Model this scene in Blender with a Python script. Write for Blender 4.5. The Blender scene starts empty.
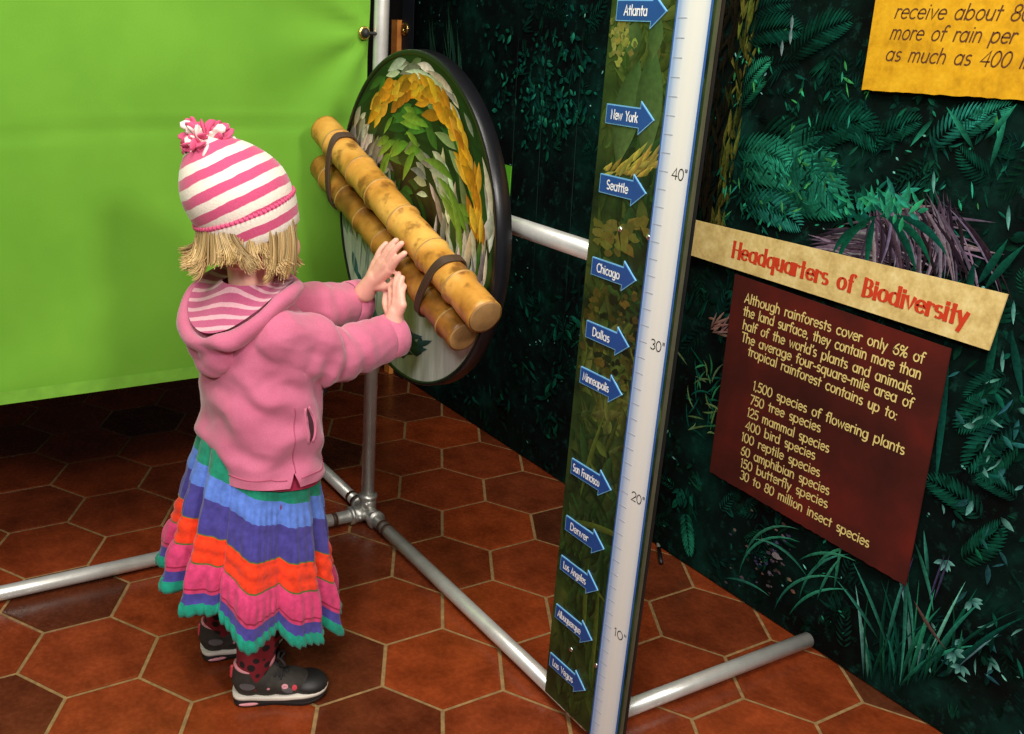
import bpy, bmesh, math, random
import numpy as np
from mathutils import Vector, Matrix, noise
from mathutils.bvhtree import BVHTree
random.seed(7)
PI = math.pi
SC = bpy.context.scene
COL = SC.collection
V = Vector

# ------------------------------------------------------------------ camera
CAM_F, CAM_CX, CAM_CY = 985.4068, 440.865, 411.691
CO = V((2.013791, -1.010509, 1.199209))
CR = V((0.499782, 0.865157, 0.041478))
CU = V((-0.337332, 0.150315, 0.929307))
CW = V((-0.797762, 0.478443, -0.366971))
def ray(px, py):
    return CR * ((px - CAM_CX) / CAM_F) - CU * ((py - CAM_CY) / CAM_F) + CW
def ony(px, py, y):
    d = ray(px, py); return CO + d * ((y - CO.y) / d.y)
def onz(px, py, z=0.0):
    d = ray(px, py); return CO + d * ((z - CO.z) / d.z)
cam = bpy.data.cameras.new('camera')
cam.sensor_width = 36.0
cam.lens = CAM_F / 1024 * 36.0
cam.shift_x = (512 - CAM_CX) / 1024
cam.shift_y = (CAM_CY - 367) / 1024
cam.clip_start = 0.05
camo = bpy.data.objects.new('camera', cam)
COL.objects.link(camo)
camo.matrix_world = Matrix(((CR.x, CU.x, -CW.x, CO.x), (CR.y, CU.y, -CW.y, CO.y), (CR.z, CU.z, -CW.z, CO.z), (0, 0, 0, 1)))
SC.camera = camo

# ------------------------------------------------------------------ materials
class NT:
    def __init__(self, name):
        self.m = bpy.data.materials.new(name); self.m.use_nodes = True
        self.t = self.m.node_tree
        self.b = self.t.nodes['Principled BSDF']
    def n(self, typ, **kw):
        x = self.t.nodes.new(typ)
        for k, v in kw.items(): setattr(x, k, v)
        return x
    def l(self, a, b): self.t.links.new(a, b)
    def math(self, op, a, b=None):
        x = self.n('ShaderNodeMath', operation=op)
        for i, q in enumerate((a, b)):
            if q is None: continue
            if isinstance(q, (int, float)): x.inputs[i].default_value = q
            else: self.l(q, x.inputs[i])
        return x.outputs[0]
    def mix(self, f, a, b, blend='MIX'):
        x = self.n('ShaderNodeMix', data_type='RGBA', blend_type=blend)
        for i, q in ((0, f), (6, a), (7, b)):
            if isinstance(q, (int, float)): x.inputs[i].default_value = q
            elif isinstance(q, tuple): x.inputs[i].default_value = (*q[:3], 1)
            else: self.l(q, x.inputs[i])
        return x.outputs[2]
    def noise(self, scale, detail=3, rough=.55, vec=None, mapping=None):
        if vec is None: vec = self.n('ShaderNodeTexCoord').outputs['Object']
        if mapping:
            mp = self.n('ShaderNodeMapping'); mp.inputs['Scale'].default_value = mapping
            self.l(vec, mp.inputs[0]); vec = mp.outputs[0]
        x = self.n('ShaderNodeTexNoise'); x.inputs['Scale'].default_value = scale
        x.inputs['Detail'].default_value = detail; x.inputs['Roughness'].default_value = rough
        self.l(vec, x.inputs['Vector']); return x.outputs[0]
    def ramp(self, f, stops):
        x = self.n('ShaderNodeValToRGB')
        e = x.color_ramp.elements
        while len(e) < len(stops): e.new(.5)
        for q, (p, c) in zip(e, stops): q.position = p; q.color = (*c[:3], 1)
        self.l(f, x.inputs[0]); return x.outputs[0]
    def bump(self, h, strength, dist=.002):
        x = self.n('ShaderNodeBump'); x.inputs['Strength'].default_value = strength; x.inputs['Distance'].default_value = dist
        self.l(h, x.inputs['Height']); self.l(x.outputs[0], self.b.inputs['Normal'])
    def col(self, c):
        if isinstance(c, tuple): self.b.inputs['Base Color'].default_value = (*c[:3], 1)
        else: self.l(c, self.b.inputs['Base Color'])
    def attr(self, name='Col'):
        x = self.n('ShaderNodeAttribute', attribute_name=name); return x.outputs['Color']

def mat(name, col, rough=.6, metal=0., var=.12, scale=30., bump=0., bscale=200., spec=.5, sheen=0., sss=0.):
    t = NT(name); b = t.b
    b.inputs['Roughness'].default_value = rough; b.inputs['Metallic'].default_value = metal
    b.inputs['Specular IOR Level'].default_value = spec
    if var:
        nz = t.noise(scale)
        lo = tuple(c * (1 - var) for c in col); hi = tuple(min(1, c * (1 + var)) for c in col)
        t.col(t.ramp(nz, ((.3, lo), (.7, hi))))
    else: t.col(col)
    if bump: t.bump(t.noise(bscale, 2), bump)
    if sheen: b.inputs['Sheen Weight'].default_value = sheen
    if sss:
        b.inputs['Subsurface Weight'].default_value = sss; b.inputs['Subsurface Radius'].default_value = (.01, .004, .002)
    return t.m
def attr_mat(name, rough=.5, spec=.3, grain=.25, gscale=120.):
    t = NT(name); t.b.inputs['Roughness'].default_value = rough; t.b.inputs['Specular IOR Level'].default_value = spec
    nz = t.noise(gscale, 2)
    k = t.ramp(nz, ((.25, (1 - grain,) * 3), (.75, (1 + 0 * grain,) * 3)))
    t.col(t.mix(1.0, t.attr(), k, 'MULTIPLY')); return t.m
def stripe_mat(name, dirv, period, a, b_, duty=.5, off=0., rough=.9, bump=.3):
    t = NT(name); t.b.inputs['Roughness'].default_value = rough; t.b.inputs['Specular IOR Level'].default_value = .15
    tc = t.n('ShaderNodeTexCoord').outputs['Object']
    vm = t.n('ShaderNodeVectorMath', operation='DOT_PRODUCT'); t.l(tc, vm.inputs[0]); vm.inputs[1].default_value = dirv
    wob = t.math('MULTIPLY', t.math('SUBTRACT', t.noise(25), .5), .006)
    x = t.math('FRACT', t.math('DIVIDE', t.math('ADD', t.math('ADD', vm.outputs['Value'], off), wob), period))
    s = t.ramp(x, ((0, (0, 0, 0)), (.02, (1, 1, 1)), (duty, (1, 1, 1)), (duty + .05, (0, 0, 0))))
    nz = t.noise(300, 2)
    c = t.mix(s, a, b_)
    c = t.mix(.18, c, t.ramp(nz, ((.3, (.3, .3, .3)), (.7, (1, 1, 1)))), 'MULTIPLY')
    t.col(c); t.b.inputs['Sheen Weight'].default_value = .3
    t.bump(nz, bump); return t.m

# ------------------------------------------------------------------ mesh helpers
def mesh_obj(name, verts, faces, mats, parent=None, smooth=True, loc=None, fmat=None, cols=None):
    """verts in world space; linked as ONE mesh whose origin sits at loc / the parent's base"""
    base = V((0, 0, 0))
    if parent is not None: base = V(parent['_b'])
    elif loc is not None: base = V(loc)
    me = bpy.data.meshes.new(name)
    me.from_pydata([tuple(V(v) - base) for v in verts], [], faces)
    for m in (mats if isinstance(mats, (list, tuple)) else [mats]): me.materials.append(m)
    if fmat is not None: me.polygons.foreach_set('material_index', fmat)
    me.polygons.foreach_set('use_smooth', [smooth] * len(me.polygons))
    if cols is not None:
        ca = me.color_attributes.new('Col', 'FLOAT_COLOR', 'POINT')
        arr = np.ones((len(verts), 4), dtype=np.float32); arr[:, :3] = np.array(cols, dtype=np.float32)[:, :3]
        ca.data.foreach_set('color', arr.ravel())
    me.update()
    o = bpy.data.objects.new(name, me); COL.objects.link(o)
    o['_b'] = tuple(base)
    if parent is not None: o.parent = parent
    else: o.location = base
    return o
def thing(name, label, cat, loc, group=None):
    o = bpy.data.objects.new(name, None); COL.objects.link(o); o.location = loc; o['_b'] = tuple(loc)
    o.empty_display_size = .05
    return tag(o, label, cat, group)
def tag(o, label=None, cat=None, group=None, kind=None):
    if label: o['label'] = label
    if cat: o['category'] = cat
    if group: o['group'] = group
    if kind: o['kind'] = kind
    return o

class MB:
    """collects closed shapes into one vertex / face list"""
    def __init__(self): self.v = []; self.f = []; self.m = []; self.c = []
    def add(self, vs, fs, mi=0, col=None):
        b = len(self.v); self.v += [V(x) for x in vs]; self.f += [tuple(b + i for i in f) for f in fs]; self.m += [mi] * len(fs)
        self.c += [col or (1, 1, 1)] * len(vs); return self
    def box(self, lo, hi, mi=0):
        (x0, y0, z0), (x1, y1, z1) = lo, hi
        return self.add([(x0, y0, z0), (x1, y0, z0), (x1, y1, z0), (x0, y1, z0), (x0, y0, z1), (x1, y0, z1), (x1, y1, z1), (x0, y1, z1)],
                        [(0, 3, 2, 1), (4, 5, 6, 7), (0, 1, 5, 4), (1, 2, 6, 5), (2, 3, 7, 6), (3, 0, 4, 7)], mi)
    def tube(self, pts, r, n=16, mi=0, cap=True, flat=1.0, up=None):
        pts = [V(p) for p in pts]; rs = list(r) if isinstance(r, (list, tuple)) else [r] * len(pts)
        vs = []; fs = []
        t0 = (pts[1] - pts[0]).normalized()
        ref = up or (V((0, 0, 1)) if abs(t0.z) < .9 else V((1, 0, 0)))
        a = t0.cross(ref).normalized()
        for i, p in enumerate(pts):
            t = (pts[min(i + 1, len(pts) - 1)] - pts[max(i - 1, 0)]).normalized()
            a = (a - t * a.dot(t)).normalized(); b = t.cross(a)
            for k in range(n):
                w = 2 * PI * k / n; vs.append(p + (a * math.cos(w) + b * math.sin(w) * flat) * rs[i])
        for i in range(len(pts) - 1):
            for k in range(n):
                k2 = (k + 1) % n; fs.append((i * n + k, i * n + k2, (i + 1) * n + k2, (i + 1) * n + k))
        if cap: fs.append(tuple(reversed(range(n)))); fs.append(tuple(range((len(pts) - 1) * n, len(pts) * n)))
        return self.add(vs, fs, mi)
    def capsule(self, p0, r0, p1, r1, n=18, mi=0):
        p0, p1 = V(p0), V(p1); d = (p1 - p0); L = d.length; d = d / L if L > 1e-9 else V((0, 0, 1))
        pts = []; rs = []
        for i in range(1, 7): a = PI / 2 * (i / 6); pts.append(p0 - d * r0 * math.cos(a)); rs.append(r0 * math.sin(a))
        for i in range(6): a = PI / 2 * (i / 6); pts.append(p1 + d * r1 * math.sin(a)); rs.append(r1 * math.cos(a))
        return self.tube(pts, rs, n, mi)
    def ell(self, c, r, M=None, nu=20, nv=12, mi=0):
        c = V(c); vs = []; fs = []
        for j in range(1, nv):
            t = PI * j / nv
            for i in range(nu):
                p = 2 * PI * i / nu; q = V((r[0] * math.sin(t) * math.cos(p), r[1] * math.sin(t) * math.sin(p), r[2] * math.cos(t)))
                vs.append(c + (M @ q if M else q))
        top = V((0, 0, r[2])); vs.append(c + (M @ top if M else top)); vs.append(c - (M @ top if M else top))
        T = len(vs) - 2; B = T + 1
        for j in range(nv - 2):
            for i in range(nu): i2 = (i + 1) % nu; fs.append((j * nu + i, (j + 1) * nu + i, (j + 1) * nu + i2, j * nu + i2))
        for i in range(nu): i2 = (i + 1) % nu; fs.append((T, i, i2)); fs.append((B, (nv - 2) * nu + i2, (nv - 2) * nu + i))
        return self.add(vs, fs, mi)
    def loft(self, rings, mi=0, cap=True, closed=True):
        n = len(rings[0]); vs = [p for r in rings for p in r]; fs = []
        for i in range(len(rings) - 1):
            for k in range(n if closed else n - 1):
                k2 = (k + 1) % n; fs.append((i * n + k, i * n + k2, (i + 1) * n + k2, (i + 1) * n + k))
        if cap: fs.append(tuple(reversed(range(n)))); fs.append(tuple(range((len(rings) - 1) * n, len(rings) * n)))
        return self.add(vs, fs, mi)
    def obj(self, name, mats, parent=None, smooth=True, loc=None, cols=False):
        return mesh_obj(name, self.v, self.f, mats, parent, smooth, loc, self.m, self.c if cols else None)
    def voxel(self, name, size, smooth=4, fn=None, del_fn=None, mats=None, parent=None, loc=None, post=2):
        """fuse everything into one continuous surface"""
        me = bpy.data.meshes.new('tmp'); me.from_pydata([tuple(v) for v in self.v], [], self.f)
        bm = bmesh.new(); bm.from_mesh(me); bmesh.ops.recalc_face_normals(bm, faces=bm.faces); bm.to_mesh(me); bm.free()
        o = bpy.data.objects.new('tmp', me); COL.objects.link(o)
        r = o.modifiers.new('r', 'REMESH'); r.mode = 'VOXEL'; r.voxel_size = size
        if smooth: s = o.modifiers.new('s', 'SMOOTH'); s.factor = .5; s.iterations = smooth
        dg = bpy.context.evaluated_depsgraph_get(); ev = o.evaluated_get(dg); m2 = bpy.data.meshes.new_from_object(ev)
        n = len(m2.vertices); co = np.empty(n * 3); m2.vertices.foreach_get('co', co); co = co.reshape(-1, 3)
        if fn:
            nr = np.empty(n * 3); m2.vertices.foreach_get('normal', nr); nr = nr.reshape(-1, 3)
            co = np.array([fn(V(a), V(b)) for a, b in zip(co, nr)])
        fs = [tuple(p.vertices) for p in m2.polygons]
        if del_fn: fs = [f for f in fs if not del_fn(sum((V(co[i]) for i in f), V()) / len(f))]
        bpy.data.objects.remove(o); bpy.data.meshes.remove(me); bpy.data.meshes.remove(m2)
        return mesh_obj(name, [V(c) for c in co], fs, mats, parent, True, loc)
def bvh_of(o):
    b = V(o['_b'])
    return BVHTree.FromPolygons([v.co + b for v in o.data.vertices], [tuple(p.vertices) for p in o.data.polygons])
def bez(p, n):
    out = []
    for i in range(n + 1):
        t = i / n; q = [V(x) for x in p]
        while len(q) > 1: q = [a.lerp(b, t) for a, b in zip(q, q[1:])]
        out.append(q[0])
    return out
def catmull(p, n=6, closed=False):
    p = [V(x) for x in p]; out = []; N = len(p)
    for i in range(N if closed else N - 1):
        if closed: a, b, c, d = p[i - 1], p[i], p[(i + 1) % N], p[(i + 2) % N]
        else: a, b, c, d = p[max(i - 1, 0)], p[i], p[i + 1], p[min(i + 2, N - 1)]
        for k in range(n):
            t = k / n
            out.append(.5 * ((2 * b) + (c - a) * t + (2 * a - 5 * b + 4 * c - d) * t * t + (3 * b - a - 3 * c + d) * t ** 3))
    if not closed: out.append(p[-1])
    return out

# ------------------------------------------------------------------ stroke lettering
def arc(cx, cy, rx, ry, a0, a1, n=14):
    return [(cx + rx * math.cos(math.radians(a0 + (a1 - a0) * i / n)), cy + ry * math.sin(math.radians(a0 + (a1 - a0) * i / n))) for i in range(n + 1)]
O_ = lambda x=.25: arc(x, .25, .22, .25, 90, 450, 22)
GL = {
 'a': (.58, [O_(), [(.47, .5), (.47, 0)]]), 'b': (.58, [[(.04, .78), (.04, 0)], O_(.27)]), 'c': (.48, [arc(.26, .25, .23, .25, 50, 310, 18)]),
 'd': (.58, [O_(), [(.47, .78), (.47, 0)]]), 'e': (.52, [[(.04, .27), (.47, .27)] + arc(.255, .25, .22, .25, 8, 315, 20)]),
 'f': (.36, [arc(.27, .62, .13, .15, 40, 180, 10) + [(.14, 0)], [(.0, .48), (.3, .48)]]),
 'g': (.58, [O_(), [(.47, .5), (.47, -.08)] + arc(.26, -.08, .21, .15, 0, -140, 10)]),
 'h': (.52, [[(.05, .78), (.05, 0)], [(.05, .3)] + arc(.235, .3, .18, .2, 170, 0, 10) + [(.415, 0)]]),
 'i': (.2, [[(.08, .5), (.08, 0)], [(.08, .68), (.08, .7)]]), 'k': (.46, [[(.05, .78), (.05, 0)], [(.4, .5), (.06, .2)], [(.17, .3), (.42, 0)]]),
 'l': (.19, [[(.08, .78), (.08, 0)]]),
 'm': (.76, [[(.05, .5), (.05, 0)], [(.05, .3)] + arc(.2, .32, .145, .18, 170, 0, 10) + [(.345, 0)], [(.345, .3)] + arc(.495, .32, .15, .18, 170, 0, 10) + [(.645, 0)]]),
 'n': (.52, [[(.05, .5), (.05, 0)], [(.05, .3)] + arc(.235, .3, .18, .2, 170, 0, 10) + [(.415, 0)]]), 'o': (.55, [O_(.26)]),
 'p': (.58, [[(.04, .5), (.04, -.25)], O_(.27)]), 'q': (.58, [O_(), [(.47, .5), (.47, -.25)]]),
 'r': (.34, [[(.05, .5), (.05, 0)], [(.05, .3)] + arc(.21, .3, .16, .19, 170, 50, 8)]),
 's': (.42, [arc(.2, .375, .15, .125, 50, 270, 12) + arc(.2, .125, .16, .125, 90, -130, 12)]),
 't': (.34, [[(.15, .7), (.15, 0)], [(.0, .48), (.3, .48)]]), 'u': (.52, [[(.05, .5), (.05, .2)] + arc(.23, .2, .18, .2, 180, 360, 10) + [(.41, .5)], [(.41, .3), (.41, 0)]]),
 'v': (.46, [[(.02, .5), (.21, 0), (.41, .5)]]), 'w': (.68, [[(.02, .5), (.17, 0), (.32, .45), (.47, 0), (.62, .5)]]),
 'y': (.48, [[(.02, .5), (.22, .02)], [(.42, .5), (.13, -.25)]]), 'x': (.44, [[(.02, .5), (.38, 0)], [(.38, .5), (.02, 0)]]),
 'A': (.62, [[(.02, 0), (.29, .75), (.56, 0)], [(.12, .25), (.46, .25)]]),
 'B': (.55, [[(.06, .75), (.06, 0)], [(.06, .75), (.2, .75)] + arc(.22, .57, .19, .18, 90, -90, 10) + [(.06, .39)], [(.2, .39)] + arc(.24, .195, .23, .195, 90, -90, 12) + [(.06, 0)]]),
 'C': (.66, [arc(.37, .375, .33, .375, 45, 315, 20)]), 'D': (.64, [[(.06, .75), (.06, 0)], [(.06, .75), (.22, .75)] + arc(.22, .375, .36, .375, 90, -90, 16) + [(.06, 0)]]),
 'F': (.46, [[(.06, 0), (.06, .75), (.42, .75)], [(.06, .4), (.36, .4)]]), 'H': (.62, [[(.07, .75), (.07, 0)], [(.53, .75), (.53, 0)], [(.07, .39), (.53, .39)]]),
 'L': (.42, [[(.07, .75), (.07, 0), (.4, 0)]]), 'M': (.74, [[(.04, 0), (.12, .75), (.36, .12), (.6, .75), (.68, 0)]]),
 'N': (.64, [[(.06, 0), (.06, .75), (.55, 0), (.55, .75)]]), 'S': (.5, [arc(.24, .56, .19, .19, 45, 270, 12) + arc(.24, .185, .2, .185, 90, -135, 12)]),
 'T': (.52, [[(.0, .75), (.5, .75)], [(.25, .75), (.25, 0)]]), 'V': (.6, [[(.02, .75), (.29, 0), (.56, .75)]]), 'Y': (.54, [[(.02, .75), (.26, .38), (.5, .75)], [(.26, .38), (.26, 0)]]),
 '0': (.56, [arc(.26, .375, .23, .375, 90, 450, 26)]), '1': (.22, [[(.0, .66), (.1, .75), (.1, 0)]]), '2': (.52, [arc(.25, .54, .21, .21, 165, -35, 14) + [(.03, 0), (.47, 0)]]),
 '3': (.5, [arc(.22, .57, .19, .18, 140, -90, 12) + arc(.22, .195, .22, .195, 90, -140, 14)]), '4': (.56, [[(.4, 0), (.4, .75), (.02, .22), (.52, .22)]]),
 '5': (.5, [[(.42, .75), (.12, .75), (.07, .42)] + arc(.22, .235, .22, .235, 110, -140, 16)]), '6': (.52, [[(.38, .76), (.24, .66), (.12, .50), (.05, .34)] + arc(.26, .215, .22, .215, 170, 530, 24)]),
 '7': (.46, [[(.02, .75), (.44, .75), (.14, 0)]]), '8': (.52, [arc(.25, .57, .18, .18, -90, 270, 18), arc(.25, .195, .22, .195, 90, 450, 20)]),
 ',': (.2, [[(.1, .04), (.05, -.1)]]), '.': (.2, [[(.08, .0), (.08, .03)]]), "'": (.16, [[(.1, .78), (.07, .62)]]), '-': (.36, [[(.04, .26), (.3, .26)]]), ':': (.2, [[(.08, .0), (.08, .03)], [(.08, .38), (.08, .41)]]),
 '%': (.7, [arc(.16, .58, .13, .16, 0, 360, 14), arc(.52, .17, .13, .16, 0, 360, 14), [(.56, .75), (.12, 0)]]), '"': (.26, [[(.06, .78), (.06, .6)], [(.18, .78), (.18, .6)]]), ' ': (.44, []),
}
def text_width(s, track=.03): return sum(GL[c][0] + track for c in s)
def add_text(mb, s, org, u, v, size, width=None, w=.07, slant=0., thin=None, serif=0., mi=0, track=.03, lift=0.):
    """ribbon lettering on the plane org + x*u + y*v; thin = stroke width of level strokes (a broad-nib look)"""
    u = V(u).normalized(); v = V(v).normalized(); nrm = u.cross(v)
    sx = size if width is None else width / text_width(s, track)
    x = 0.; up = 0.
    for ch in s:
        adv, strokes = GL[ch]; strokes = [list(q) for q in strokes]
        if serif:
            ex = []
            for st in strokes:
                for q in range(len(st) - 1):
                    (a, b), (c, d) = st[q], st[q + 1]
                    if abs(a - c) < .01 and abs(b - d) > .2:
                        ends = ([(a, b)] if q == 0 else []) + ([(c, d)] if q == len(st) - 2 else [])
                        for (e, g) in ends: ex.append([(e - serif, g), (e + serif, g)])
            strokes += ex
        for st in strokes:
            pts = np.array([((x + a + slant * b) * sx, b * size) for a, b in st])
            n = len(pts); L = []; Rr = []
            for i in range(n):
                t0 = pts[i] - pts[i - 1] if i > 0 else pts[1] - pts[0]
                t1 = pts[i + 1] - pts[i] if i < n - 1 else t0
                t0 = t0 / (np.linalg.norm(t0) + 1e-12); t1 = t1 / (np.linalg.norm(t1) + 1e-12)
                t = t0 + t1; ln = np.linalg.norm(t); t = t / ln if ln > 1e-6 else t0
                nn = np.array([-t[1], t[0]]); k = min(1 / max(abs(nn @ np.array([-t1[1], t1[0]])), .5), 1.6)
                ww = w if thin is None else thin + (w - thin) * abs(t[1]) ** 1.3
                hw = ww * size * .5 * k; e = np.zeros(2)
                if i == 0: e = -t * ww * size * .35
                if i == n - 1: e = t * ww * size * .35
                L.append(pts[i] + nn * hw + e); Rr.append(pts[i] - nn * hw + e)
            up += 8e-6
            vs = [V(org) + u * float(a[0]) + v * float(a[1]) + nrm * (lift + up) for a in L + Rr]
            mb.add(vs, [(i, n + i, n + i + 1, i + 1) for i in range(n - 1)], mi)
        x += adv + track
    return mb

# ------------------------------------------------------------------ printed foliage (flat shapes on one plane)
class Print:
    def __init__(self, org, u, v, nrm): self.o, self.u, self.v, self.n = V(org), V(u), V(v), V(nrm); self.mb = MB(); self.k = 0; self.clip = None
    def P(self, x, y, k): return self.o + self.u * x + self.v * y + self.n * k
    def poly(self, vs, fs, col, cols=None):
        if self.clip and not all(self.clip(*q) for q in vs): return
        self.k += 1; k = .0002 + 9e-7 * self.k
        b = len(self.mb.v)
        self.mb.add([self.P(x, y, k) for x, y in vs], fs, 1, col)
        if cols: self.mb.c[b:] = cols
    def leaf(self, x, y, a, L, w, col, tip=None, bend=0., n=6, mid=.45):
        """two-sided lens: darker half, lighter half"""
        tip = tip or col; cs = []; l = []; r = []; c = []
        for i in range(n + 1):
            t = i / n; ang = a + bend * t; 
            if i: x += math.cos(ang) * L / n; y += math.sin(ang) * L / n
            h = w * (math.sin(PI * t ** (mid / .5 if mid < .5 else 1)) if 0 < i < n else .02)
            nx, ny = -math.sin(ang), math.cos(ang)
            l.append((x + nx * h, y + ny * h)); r.append((x - nx * h, y - ny * h)); c.append((x, y))
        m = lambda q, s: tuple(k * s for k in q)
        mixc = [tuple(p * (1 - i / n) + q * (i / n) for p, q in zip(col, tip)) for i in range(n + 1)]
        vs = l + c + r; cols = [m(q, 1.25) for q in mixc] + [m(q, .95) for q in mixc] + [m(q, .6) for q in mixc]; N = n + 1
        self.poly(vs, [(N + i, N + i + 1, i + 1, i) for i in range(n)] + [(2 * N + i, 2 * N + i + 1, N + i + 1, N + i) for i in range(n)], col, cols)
    def frond(self, x, y, a, L, col, tip=None, bend=0., n=14, w=.25, droop=.5, lw=.12):
        for i in range(1, n + 1):
            t = i / n; ang = a + bend * t; x += math.cos(ang) * L / n; y += math.sin(ang) * L / n
            ll = L * w * math.sin(PI * min(1, .15 + .85 * t)) ** .7 + L * .02
            for s in (-1, 1):
                cc = tuple(p * (1 - t) + q * t for p, q in zip(col, tip or col)); j = random.uniform(.6, 1.35)
                self.leaf(x, y, ang + s * (1.15 - droop * t), ll, ll * lw, tuple(q * j for q in cc), None, -s * .3, 3)
    def spray(self, x, y, a, spread, n, L, w, col, tip=None, bend=.6):
        for i in range(n):
            d = random.uniform(-1, 1); j = random.uniform(.55, 1.4)
            self.leaf(x + random.uniform(-1, 1) * L * .05, y, a + d * spread, L * random.uniform(.55, 1.1), w * random.uniform(.6, 1.3), tuple(q * j for q in col), tip and tuple(q * j for q in tip), -d * bend, 5)
    def blot(self, x, y, r, col, sq=1., rot=0., n=9):
        vs = [(x, y)]
        for i in range(n):
            a = 2 * PI * i / n; rr = r * random.uniform(.6, 1.3); p, q = rr * math.cos(a), rr * sq * math.sin(a)
            vs.append((x + p * math.cos(rot) - q * math.sin(rot), y + p * math.sin(rot) + q * math.cos(rot)))
        self.poly(vs, [(0, 1 + i, 1 + (i + 1) % n) for i in range(n)], col)
def jit(c, s=.35):
    k = random.uniform(1 - s, 1 + s); return tuple(max(0, q * k * random.uniform(.85, 1.15)) for q in c)

# ================================================================== SETTING
# ---- floor of hexagonal quarry tiles, each tile top bevelled over a bed of grout
HS, HX, HY = .13561, .494, -.342
def tile_floor():
    t = NT('quarry_tile'); b = t.b
    nz = t.noise(14, 4); n2 = t.noise(90, 3)
    c = t.mix(1.0, t.attr(), t.ramp(nz, ((.3, (.62, .58, .55)), (.7, (1.15, 1.15, 1.15)))), 'MULTIPLY')
    c = t.mix(.35, c, t.ramp(n2, ((.35, (.5, .45, .42)), (.6, (1, 1, 1)))), 'MULTIPLY'); t.col(c)
    b.inputs['Roughness'].default_value = .3; b.inputs['Specular IOR Level'].default_value = .45
    rr = t.ramp(n2, ((.3, (.17,) * 3), (.7, (.34,) * 3))); t.l(rr, b.inputs['Roughness'])
    t.bump(n2, .06, .0015)
    g = mat('grout', (.25, .15, .055), .85, var=.3, scale=60, bump=.3)
    mb = MB(); X0, X1, Y0, Y1 = -2.7, 2.3, -2.2, .7
    mb.add([(X0, Y0, -.0025), (X1, Y0, -.0025), (X1, Y1, -.0025), (X0, Y1, -.0025)], [(0, 1, 2, 3)], 1, (.4, .26, .11))
    rnd = random.Random(5); dx = HS * math.sqrt(3)
    for j in range(-12, 8):
        for i in range(-16, 12):
            cx = HX + (i + (.5 if j % 2 else 0)) * dx; cy = HY + j * HS * 1.5
            if not (X0 < cx < X1 and Y0 < cy < Y1): continue
            k = rnd.random(); hot = V((.27, .047, .011)); mid = V((.19, .036, .011)); drk = V((.085, .024, .010))
            c = hot.lerp(mid, rnd.random()) if k < .72 else mid.lerp(drk, rnd.random())
            c = c * rnd.uniform(.85, 1.12)
            rings = []
            for rr_, z in ((HS - .0042, -.0024), (HS - .0048, -.0006), (HS - .0085, 0)):
                rings.append([(cx + rr_ * math.cos(math.radians(30.23 + 60 * q)), cy + rr_ * math.sin(math.radians(30.23 + 60 * q)), z) for q in range(6)])
            v = [p for r in rings for p in r]
            fs = [(r * 6 + q, r * 6 + (q + 1) % 6, r * 6 + 6 + (q + 1) % 6, r * 6 + 6 + q) for r in range(2) for q in range(6)] + [tuple(range(12, 18))]
            mb.add(v, fs, 0, tuple(c))
    return tag(mb.obj('floor', [t.m, g], smooth=False, cols=True), 'brown and terracotta hexagonal quarry tile floor with tan grout', 'floor', kind='structure')
tile_floor()
wall_dark = mat('dark_wall_paint', (.012, .012, .011), .9)
WY = .587                                                          # plane of the printed mural
tag(MB().box((-2.7, WY + .04, 0), (2.3, WY + .12, 2.6)).obj('wall_right', wall_dark, smooth=False), 'dark wall behind the rainforest mural', 'wall', kind='structure')
tag(MB().box((-2.8, -2.2, 0), (-2.7, WY + .12, 2.6)).obj('wall_back_unseen', mat('back_wall_paint', (.03, .027, .024), .9), smooth=False), 'unseen dark wall added far behind the green banner', 'wall', kind='structure')  # unseen wall, added dark to ground the light

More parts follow.
